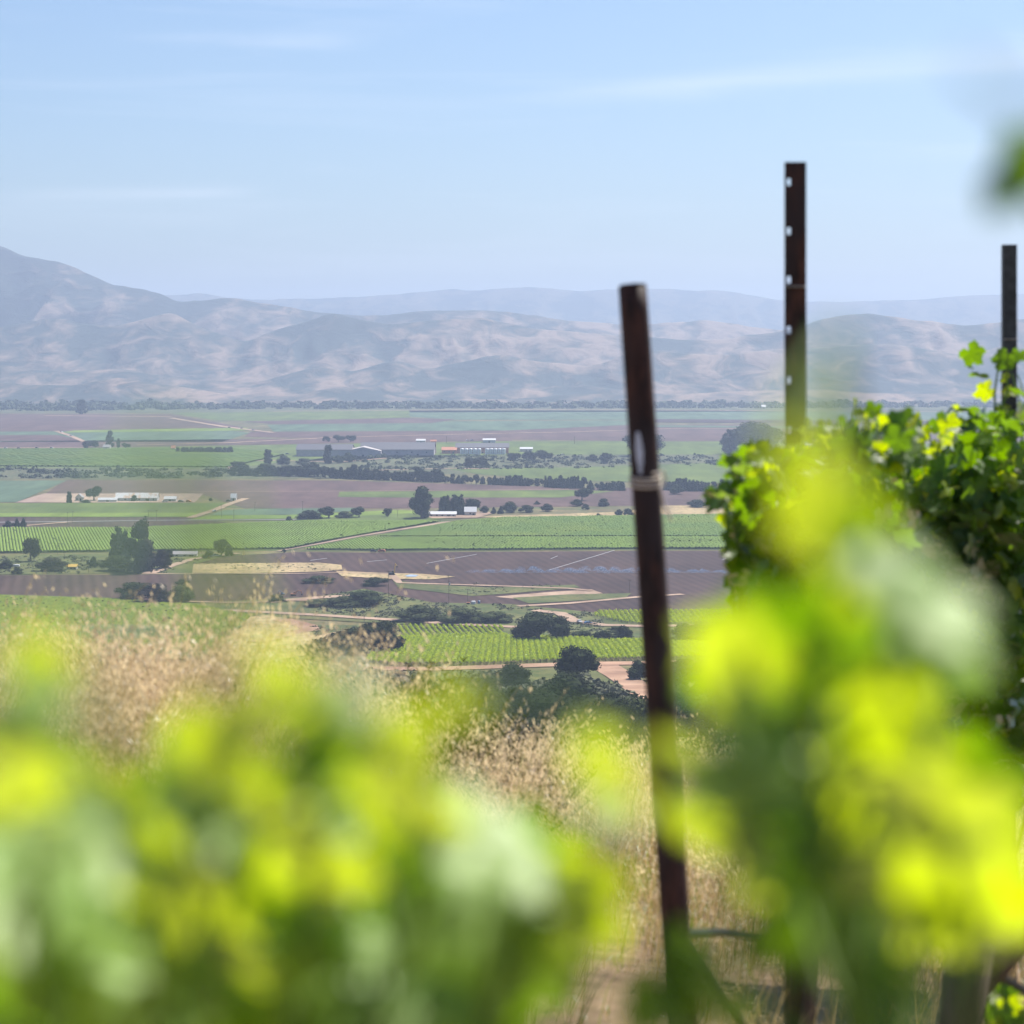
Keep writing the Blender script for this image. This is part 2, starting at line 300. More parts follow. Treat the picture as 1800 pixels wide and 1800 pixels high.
fl('dry_grass_land', [(830, 909), (1100, 900), (1150, 889), (2000, 892), (2000, 905), (1300, 905), (880, 911)], M['dry'], 2, 'dry grass strip behind the middle vineyard')
fl('farm_yard', [(740, 906), (830, 900), (870, 902), (840, 911), (760, 912)], M['dirt'], 4, 'pale farmyard around the white roofs')
strip('track', [(560, 770), (800, 764), (1000, 760), (1180, 754), (2000, 752)], 12, M['dirt'], 5, 'pale long track in the far valley')
strip('track', [(240, 783), (400, 779), (560, 771)], 12, M['dirt'], 5, 'pale track in front of the brown band')
strip('track', [(-200, 788), (150, 787.5)], 9, M['dirt'], 5, 'pale track at far left beside the green field')
strip('track', [(300, 735), (390, 750), (480, 761)], 14, M['dirt'], 5, 'far diagonal track between green fields')
strip('track', [(98, 758), (125, 767), (148, 777)], 9, M['dirt'], 5, 'short diagonal track beside the tree clump')
strip('track', [(80, 731), (300, 733)], 24, M['dirt'], 5, 'pale far track below the brush')
strip('track', [(480, 723.5), (900, 720), (1700, 724)], 22, M['dirt'], 5, 'pale line of track at the foot of the hills')
strip('track', [(640, 828), (800, 824), (860, 825)], 9, M['dirt'], 5, 'pale bare strip behind the windbreak')
strip('track', [(405, 826), (415, 812), (470, 810), (600, 813), (680, 806)], 9, M['dirt'], 5, 'pale track curving behind the windbreak')
# vineyard floors, big soil, mounds
fl('vineyard_ground', [(-200, 929), (230, 929), (530, 917), (782, 917), (600, 950), (512, 968), (300, 970), (-200, 976)], M['vine_floor'], 1, 'soil under the left vineyard')
fl('vineyard_ground', [(525, 969), (800, 917), (880, 911), (1300, 905), (2000, 905), (2000, 966), (1100, 967), (660, 970)], M['vine_floor'], 1, 'soil under the middle vineyard')
strip('track', [(488, 970), (560, 957), (640, 942), (715, 930), (790, 918)], [3.5, 7], M['dirt'], 4, 'pale track between the two middle vineyards')
fl('plowed_field', [(395, 978), (520, 971), (660, 972), (1100, 969), (2000, 968), (2000, 1040), (1350, 1075), (1060, 1080), (880, 1062), (760, 1062), (640, 1035), (560, 1050), (330, 1062), (190, 1055), (-200, 1042), (-200, 1013), (340, 1010), (340, 985)], M['soil'], 1, 'broad dark plowed field with sprinklers')
fl('dry_grass_land', [(340, 992), (420, 991), (560, 990), (600, 994), (602, 1002), (560, 1006), (420, 1009), (338, 1008)], M['dry'], 3, 'tan dry grass bank at left of the plowed field')
fl('dry_grass_land', [(-200, 978), (300, 972), (400, 976), (345, 992), (338, 1008), (-200, 1012)], M['olive'], 2, 'weedy ground around the tall dark trees')
strip('track', [(420, 974), (340, 984), (300, 996), (262, 1009)], [5, 9], M['dirt'], 5, 'curving pale track right of the tall trees')
strip('track', [(250, 1010), (400, 1009.5), (520, 1010), (600, 1008), (690, 1010)], 3, M['dirt'], 5, 'thin pale track under the tan bank')
fl('dry_grass_land', [(590, 1005), (690, 1009), (740, 1010), (800, 1015), (760, 1020), (680, 1019), (600, 1014)], M['dry'], 4, 'dry bank by the yellow excavator')
fl('pond', [(712, 1014), (722, 1012), (736, 1013), (730, 1016), (716, 1016)], plain('pond', (.35, .42, .5), .08, var=.1), 6, 'small pale pond near the yellow excavator')
strip('track', [(690, 1013), (702, 1026), (760, 1028), (860, 1031), (1000, 1036), (1040, 1040)], 5, M['dirt'], 5, 'pale track winding below the excavator')
fl('weed_land', [(690, 1021), (760, 1029), (860, 1034), (1010, 1029), (1020, 1034), (900, 1044), (830, 1049), (700, 1034)], M['olive'], 3, 'weedy strip beneath the winding track')
fl('weed_land', [(900, 1052), (1000, 1046), (1110, 1044), (1100, 1052), (1000, 1058), (930, 1062)], M['olive'], 3, 'green weedy patch beside the bare gully')
fl('dry_grass_land', [(870, 1050), (960, 1042), (1040, 1037), (1060, 1044), (990, 1048), (920, 1055)], M['dirt'], 2, 'bare tan gully bank')
strip('dirt_road', [(910, 1067), (1000, 1062), (1120, 1051), (1200, 1046)], 6, M['dirt'], 4, 'pale dirt road at the edge of the dark soil')
fl('weed_land', [(330, 1062), (560, 1049), (640, 1036), (760, 1060), (900, 1063), (1060, 1079), (1050, 1100), (880, 1103), (700, 1098), (480, 1086), (400, 1080)], M['olive'], 2, 'grassy weedy mounds in front of the plowed field')
strip('dirt_road', [(300, 1071), (430, 1076), (560, 1083), (700, 1092), (800, 1099), (905, 1104), (990, 1105)], 8, M['dirt'], 5, 'pale dirt road crossing in front of the mounds')
strip('track', [(470, 1060), (560, 1052), (640, 1047)], 10, M['dirt'], 5, 'pale bare patch beside the orange excavator')
strip('track', [(300, 1058), (400, 1061), (470, 1060), (540, 1057)], 4, M['dirt'], 5, 'thin track left of the orange excavator')
fl('crop_field', [(-200, 1040), (190, 1052), (330, 1060), (450, 1080), (440, 1092), (395, 1125), (370, 1160), (-200, 1160)], M['crop'], 3, 'leafy green crop field behind the tall dry grass')
fl('dry_grass_land', [(440, 1086), (470, 1083), (500, 1088), (530, 1097), (548, 1106), (600, 1110), (585, 1128), (560, 1150), (470, 1165), (380, 1160), (400, 1120)], M['dry'], 4, 'dry mound with a sandy bend')
strip('dirt_road', [(495, 1091), (540, 1103), (545, 1109), (505, 1116), (450, 1132)], 11, M['dirt_red'], 6, 'sandy road bending around the dry mound')
fl('weed_land', [(540, 1100), (720, 1101), (900, 1106), (1060, 1082), (1320, 1076), (1320, 1128), (900, 1121), (700, 1122), (600, 1150), (560, 1140)], M['olive'], 3, 'weedy slope around the dark oaks')
strip('dirt_road', [(940, 1075), (985, 1080), (1010, 1094), (1060, 1101), (1130, 1103), (1220, 1102)], 8, M['dirt'], 6, 'dirt road where the two vehicles are parked')
strip('dirt_road', [(640, 1176), (760, 1177), (900, 1172), (1020, 1168), (1140, 1166), (1300, 1162)], 13, M['dirt_red'], 2, 'reddish dirt road under the near vineyard')
strip('dirt_road', [(1062, 1172), (1080, 1184), (1105, 1200), (1135, 1222), (1170, 1250)], [12, 11], M['dirt_red'], 4, 'reddish dirt road running down into the ravine')

fl('weed_land', [(560, 1182), (760, 1184), (900, 1180), (1050, 1176), (1075, 1192), (1100, 1212), (1130, 1240), (1050, 1260), (900, 1262), (760, 1250), (560, 1240)], M['olive'], 1, 'weedy grass bank between the red road and the ravine scrub')
# ---------------------------------------------------------------- hills
def vnoise(x, y, seed=0):
    xi = np.floor(x).astype(np.int64); yi = np.floor(y).astype(np.int64); fx = x-xi; fy = y-yi; fx = fx*fx*(3-2*fx); fy = fy*fy*(3-2*fy)
    def h(a, b): n = (a*374761393+b*668265263+seed*974711) & 0x7fffffff; n = ((n ^ (n >> 13))*1274126177) & 0x7fffffff; return ((n ^ (n >> 16)) & 0xffff)/65535.0
    return (h(xi, yi)*(1-fx)+h(xi+1, yi)*fx)*(1-fy)+(h(xi, yi+1)*(1-fx)+h(xi+1, yi+1)*fx)*fy
def fbm(x, y, o=4, seed=0): return sum(vnoise(x*2**i, y*2**i, seed+i)/2**i for i in range(o))/sum(1/2**i for i in range(o))
def ridged(x, y, o=4, seed=0): return sum((1-np.abs(2*vnoise(x*2**i, y*2**i, seed+i)-1))/2**i for i in range(o))/sum(1/2**i for i in range(o))
LYR = [
 (5250, 330, 400, [(-300, 690), (0, 672), (120, 678), (200, 662), (300, 676), (420, 698), (520, 694), (580, 680), (640, 682), (720, 702), (900, 700), (1000, 690), (1200, 690), (1400, 684), (1600, 692), (1800, 684), (2100, 690)]),
 (5800, 560, 500, [(-300, 640), (0, 640), (120, 652), (215, 648), (330, 668), (450, 672), (560, 640), (620, 652), (700, 630), (760, 648), (870, 620), (960, 636), (1050, 640), (1130, 612), (1250, 622), (1400, 610), (1560, 600), (1680, 620), (1800, 600), (2100, 610)]),
 (6500, 750, 700, [(-300, 560), (0, 572), (100, 556), (190, 572), (300, 546), (350, 572), (430, 600), (500, 570), (580, 546), (680, 566), (760, 560), (850, 556), (960, 578), (1100, 588), (1250, 596), (1380, 578), (1450, 553), (1520, 543), (1590, 558), (1680, 568), (1740, 563), (1800, 556), (2100, 560)]),
 (7600, 1050, 900, [(-400, 380), (-200, 400), (0, 426), (60, 446), (115, 457), (150, 478), (200, 497), (240, 502), (290, 511), (320, 526), (400, 519), (450, 527), (500, 536), (560, 545), (640, 553), (700, 549), (760, 541), (900, 545), (1000, 561), (1100, 570), (1240, 559), (1330, 574), (1500, 590), (1700, 585), (2100, 580)])]
def heights(X, D, layers, amp, wig=1.0):
    Z = np.full(X.shape, -3.0); RG = np.zeros(X.shape)
    for k, (D0, w, wb, cur) in enumerate(layers):
        cx = np.array([c[0] for c in cur]); cy = np.array([c[1] for c in cur]); px0 = X/D0*F+900+25*wig*(fbm(X/300, D/300, 3, 40+k)-.5)
        xs = np.linspace(cx[0], cx[-1], 600); ys = np.interp(xs, cx, cy); ker = np.hanning(15); ker /= ker.sum(); ys = np.convolve(np.pad(ys, 7, 'edge'), ker, 'valid')
        crest = CAMZ-(np.interp(px0, xs, ys)-HZ)/F*D0
        dd = D-(D0+120*(fbm(X/500, D*0, 2, 9+k)-.5)); t = np.where(dd < 0, -dd/w, dd/wb)+.0
        b = np.clip(1-t, 0, 1); b = b*b*(3-2*b)*.45+b*.55
        rd = .55*ridged(X/330+1.2*fbm(X/900, D/700, 2, 5), D/1100+k*7, 2, 11+k*5)+.45*ridged(X/120+1.5*fbm(X/300, D/300, 2, 8), D/380+k*3, 3, 31+k*5)
        carve = (1-rd)*amp*np.clip(t*2.6+.04, 0, 1)
        z = crest*b*(1-carve)+7*(fbm(X/60, D/60, 3, 3)-.5)*np.clip(b*4, 0, 1)-1.5
        RG = np.where(z > Z, rd, RG); Z = np.maximum(Z, z)
    return Z, RG
def hillmesh(name, x0, x1, nx, d0, d1, nd, layers, amp, mat, label, wig=1.0):
    u = np.linspace(0, 1, nx); D = np.linspace(d0, d1, nd)[:, None]*np.ones((1, nx)); W = np.clip(D/d1, .6, 1); X = (x0+(x1-x0)*u)[None, :]*W
    Z, RG = heights(X, D, layers, amp, wig); V = np.stack([X, D, Z], -1).reshape(-1, 3)
    i = np.arange(nd-1)[:, None]*nx+np.arange(nx-1)[None, :]; Q = np.stack([i, i+1, i+nx+1, i+nx], -1).reshape(-1, 4)
    o = npmesh(name, V, Q, mat); at_ = o.data.attributes.new('ridge', 'FLOAT', 'POINT'); at_.data.foreach_set('value', RG.ravel().astype(np.float32)); o.data.polygons.foreach_set('use_smooth', [True]*len(o.data.polygons)); tag(o, label, name.replace('_', ' '), kind='structure'); return o
def hillmat(name, green, tan, tan2, bias):
    m, n, l, b = newmat(name); geo = n.new('ShaderNodeNewGeometry'); t = n.new('ShaderNodeTexCoord')
    mp = n.new('ShaderNodeMapping'); mp.inputs['Scale'].default_value = (1, .45, 2.2); l.new(t.outputs['Object'], mp.inputs[0])
    z1 = n.new('ShaderNodeTexNoise'); z1.inputs['Scale'].default_value = .010; z1.inputs['Detail'].default_value = 11; z1.inputs['Roughness'].default_value = .63; z1.inputs['Distortion'].default_value = .8; l.new(mp.outputs[0], z1.inputs['Vector'])
    z2 = n.new('ShaderNodeTexNoise'); z2.inputs['Scale'].default_value = .022; z2.inputs['Detail'].default_value = 6; l.new(mp.outputs[0], z2.inputs['Vector'])
    zz = n.new('ShaderNodeMath'); zz.operation = 'MULTIPLY_ADD'; zz.inputs[1].default_value = .22; l.new(z2.outputs[0], zz.inputs[0]); l.new(z1.outputs[0], zz.inputs[2])
    ra = n.new('ShaderNodeAttribute'); ra.attribute_name = 'ridge'      # dry grass on the spurs, scrub down in the gullies
    rs = n.new('ShaderNodeMath'); rs.operation = 'MULTIPLY_ADD'; rs.inputs[1].default_value = .62; rs.inputs[2].default_value = -.475; l.new(ra.outputs['Fac'], rs.inputs[0])
    a = n.new('ShaderNodeMath'); a.operation = 'ADD'; l.new(rs.outputs[0], a.inputs[0]); l.new(zz.outputs[0], a.inputs[1])
    sp = n.new('ShaderNodeSeparateXYZ'); l.new(t.outputs['Object'], sp.inputs[0])
    mr = n.new('ShaderNodeMapRange'); mr.inputs[1].default_value = -1500; mr.inputs[2].default_value = 1500; mr.inputs[3].default_value = -bias; mr.inputs[4].default_value = bias; l.new(sp.outputs[0], mr.inputs[0])
    ad = n.new('ShaderNodeMath'); ad.operation = 'ADD'; l.new(a.outputs[0], ad.inputs[0]); l.new(mr.outputs[0], ad.inputs[1])
    r = n.new('ShaderNodeValToRGB'); e = r.color_ramp.elements; e[0].position = .46; e[0].color = C4(green); e[1].position = .70; e[1].color = C4(tan); e2 = e.new(.57); e2.color = C4(tuple((g+k)/2 for g, k in zip(green, tan2))); e3 = e.new(.80); e3.color = C4(tan2)
    bp = n.new('ShaderNodeBump'); bp.inputs['Distance'].default_value = 12; l.new(zz.outputs[0], bp.inputs['Height']); l.new(bp.outputs[0], b.inputs['Normal'])
    l.new(ad.outputs[0], r.inputs[0]); l.new(r.outputs[0], b.inputs['Base Color']); b.inputs['Roughness'].default_value = .95; b.inputs['Specular IOR Level'].default_value = .1
    return m
hm = hillmat('hill_slopes', (.05, .065, .06), (.27, .20, .155), (.21, .16, .125), .075)
hillmesh('hills', -4300, 4300, 620, 4850, 8800, 300, LYR, .95, hm, 'dry tan and scrub green hills across the valley')
FAR = [(12500, 1500, 1200, [(-400, 500), (0, 515), (315, 516), (350, 511), (400, 520), (460, 525), (600, 519), (680, 517), (770, 506), (860, 508), (930, 502), (1000, 509), (1130, 504), (1200, 506), (1300, 512), (1370, 526), (1470, 529), (1600, 526), (1660, 519), (1800, 514), (2200, 510)])]
hillmesh('mountain_range', -5200, 5200, 420, 11000, 13800, 60, FAR, .4, hillmat('far_slopes', (.035, .055, .05), (.10, .10, .08), (.2, .17, .12), 0), 'faint blue mountain range on the horizon', wig=.8)

# ---------------------------------------------------------------- haze: one closed box round everything, sky outside it
hz = MB().box((0, 7300, 260), (21000, 15000+1800, 530)).build('haze', None); tag(hz, 'thin blue haze hanging over the whole valley', 'haze', kind='stuff')
m, n, l, b = newmat('haze'); n.remove(b); pv = n.new('ShaderNodeVolumePrincipled'); pv.inputs['Color'].default_value = (.62, .75, 1, 1); pv.inputs['Density'].default_value = 1.22e-4; pv.inputs['Anisotropy'].default_value = .3
l.new(pv.outputs[0], n['Material Output'].inputs['Volume']); hz.data.materials.append(m); hz.display_type = 'WIRE'

# ---------------------------------------------------------------- trees
M['tree_oak'] = noisemat('tree_oak', (.006, .011, .004), (.030, .042, .010), 14, .9, rand=.25, spec=.08)
M['tree_mid'] = noisemat('tree_mid', (.008, .014, .005), (.038, .052, .014), 12, .9, rand=.25, spec=.08)
M['tree_pale'] = noisemat('tree_pale', (.024, .036, .013), (.075, .09, .03), 12, .9, rand=.2, spec=.08)
M['tree_plum'] = noisemat('tree_plum', (.012, .010, .009), (.035, .028, .020), 12, .9, rand=.1, spec=.08)
M['bark'] = noisemat('bark', (.05, .035, .025), (.12, .09, .065), 12, .9)
def blobs_for(kind, r):
    B = []
    if kind == 'oak':
        for i in range(15): a = r.uniform(0, 6.28); q = r.uniform(.05, .34)**.9; h = r.uniform(.36, .80)-q*.35; B.append((q*math.cos(a), q*math.sin(a), h, r.uniform(.13, .22)))
    elif kind == 'tall':
        for i in range(44): h = r.uniform(.06, .94); q = .36*(1-((h-.35)/.75)**2)*r.uniform(.2, .95); a = r.uniform(0, 6.28); B.append((q*math.cos(a), q*math.sin(a), h, r.uniform(.10, .17)))
    elif kind == 'spire':
        for k in range(7):
            cx, cy, hh = r.uniform(-.32, .32), r.uniform(-.32, .32), r.uniform(.72, .99)
            for i in range(8): h = .05+hh*.9*i/8; B.append((cx+r.uniform(-.05, .05), cy+r.uniform(-.05, .05), h, .19*(1-.75*i/8)+.03))
    elif kind == 'cone':
        for i in range(12): h = .14+.80*i/11; q = .26*(1-i/12); a = r.uniform(0, 6.28); B.append((q*math.cos(a)*.7, q*math.sin(a)*.7, h, .27*(1-i/12)+.05))
    else:  # bush
        for i in range(14): a = r.uniform(0, 6.28); q = r.uniform(.0, .36); h = r.uniform(.2, .68)*(1-q*1.2)+.05; B.append((q*math.cos(a), q*math.sin(a), h, r.uniform(.13, .24)))
    return B
def crown_mesh(kind, seed, n, sz):
    r = random.Random(seed); B = blobs_for(kind, r); bm = bmesh.new()
    for (x, y, z, s) in B:      # knobbly inner mass of each limb's foliage
        mt = bmesh.ops.create_icosphere(bm, subdivisions=2, radius=s*.80)
        for v in mt['verts']:
            k = 1+.5*mn.noise(v.co*14+Vector((x*9, y*9, z*9+seed))); v.co = Vector((x, y, z))+Vector((v.co.x, v.co.y, v.co.z*.85))*k
    tot = sum(b[3]**2 for b in B)
    for (x, y, z, s) in B:
        for i in range(int(n*s*s/tot)):
            d = Vector((r.gauss(0, 1), r.gauss(0, 1), r.gauss(0, 1)+.25)).normalized(); c = Vector((x, y, z))+Vector((d.x, d.y, d.z*.85))*s*r.uniform(.78, 1.2)
            nn = (d+Vector((r.gauss(0, .5), r.gauss(0, .5), r.gauss(0, .5)))).normalized(); u = nn.orthogonal().normalized(); u = Matrix.Rotation(r.uniform(0, 6.28), 3, nn) @ u; w = nn.cross(u)
            q = sz*r.uniform(.5, 1.25); vs = [bm.verts.new(c+u*q*a+w*q*bb+nn*q*cc) for a, bb, cc in ((-1, -.3, 0), (.1, -.75, .25), (.95, .1, 0), (.15, .7, .2), (-.6, .6, -.1))]; bm.faces.new(vs)
    me = bpy.data.meshes.new('crown'); bm.to_mesh(me); bm.free(); return me
def trunk_mesh(kind, seed):
    r = random.Random(seed); m = MB(); h = {'oak': .42, 'tall': .6, 'spire': .5, 'cone': .7, 'bush': .25}[kind]; w = {'oak': .035, 'tall': .035, 'spire': .05, 'cone': .04, 'bush': .03}[kind]
    m.tube([(0, 0, -.03), (.01, 0, h*.5), (.0, .01, h)], [w*1.3, w, w*.6], 7)
    for i in range(5 if kind != 'cone' else 2): a = i*1.26+r.random(); q = r.uniform(.15, .28); m.tube([(0, 0, h*r.uniform(.5, .8)), (q*.5*math.cos(a), q*.5*math.sin(a), h*1.05), (q*math.cos(a), q*math.sin(a), h*1.25+.05)], [w*.6, w*.4, w*.15], 5)
    me = bpy.data.meshes.new('trunk'); me.from_pydata([tuple(v) for v in m.v], [], m.f); return me
MK = {'oak': 'tree_oak', 'tall': 'tree_mid', 'spire': 'tree_mid', 'cone': 'tree_mid', 'bush': 'tree_mid'}
CM, TM = {}, {}
for kind, nv in (('oak', 3), ('tall', 3), ('spire', 2), ('cone', 3), ('bush', 3)):
    for v in range(nv): CM[kind, v] = crown_mesh(kind, 100+v*7+len(kind), 2600 if kind in ('oak', 'bush') else 2200, .028 if kind != 'cone' else .04); TM[kind, v] = trunk_mesh(kind, v+3)
MCACHE = {}
def cm_with(kind, v, mat):
    k = (kind, v, mat)
    if k not in MCACHE:
        me = CM[kind, v].copy(); me.materials.clear(); me.materials.append(M[mat]); MCACHE[k] = me
    return MCACHE[k]
for t in TM.values(): t.materials.append(M['bark'])
tcount = [0]
def tree(kind, px, py, w, h, label, name=None, cat=None, mat=None, group=None, sink=.02):
    tcount[0] += 1; v = tcount[0] % len([1 for k in CM if k[0] == kind]); g = G(px, py); s = F/g.y
    wm, hm_ = w/s, h/s; nm = name or {'bush': 'shrub', 'oak': 'oak_tree', 'cone': 'conifer_tree'}.get(kind, 'tree')
    rt = empty(nm, (g.x, g.y, g.z-sink*hm_), random.uniform(0, 6.28), (wm*1.06, wm*1.06, hm_*(1.25 if kind == 'bush' else 1.02))); tag(rt, label, cat or ('shrub' if nm == 'shrub' else 'tree'), group)
    link('crown', cm_with(kind, v, mat or MK[kind]), None, rt); link('trunk', TM[kind, v], None, rt); return rt
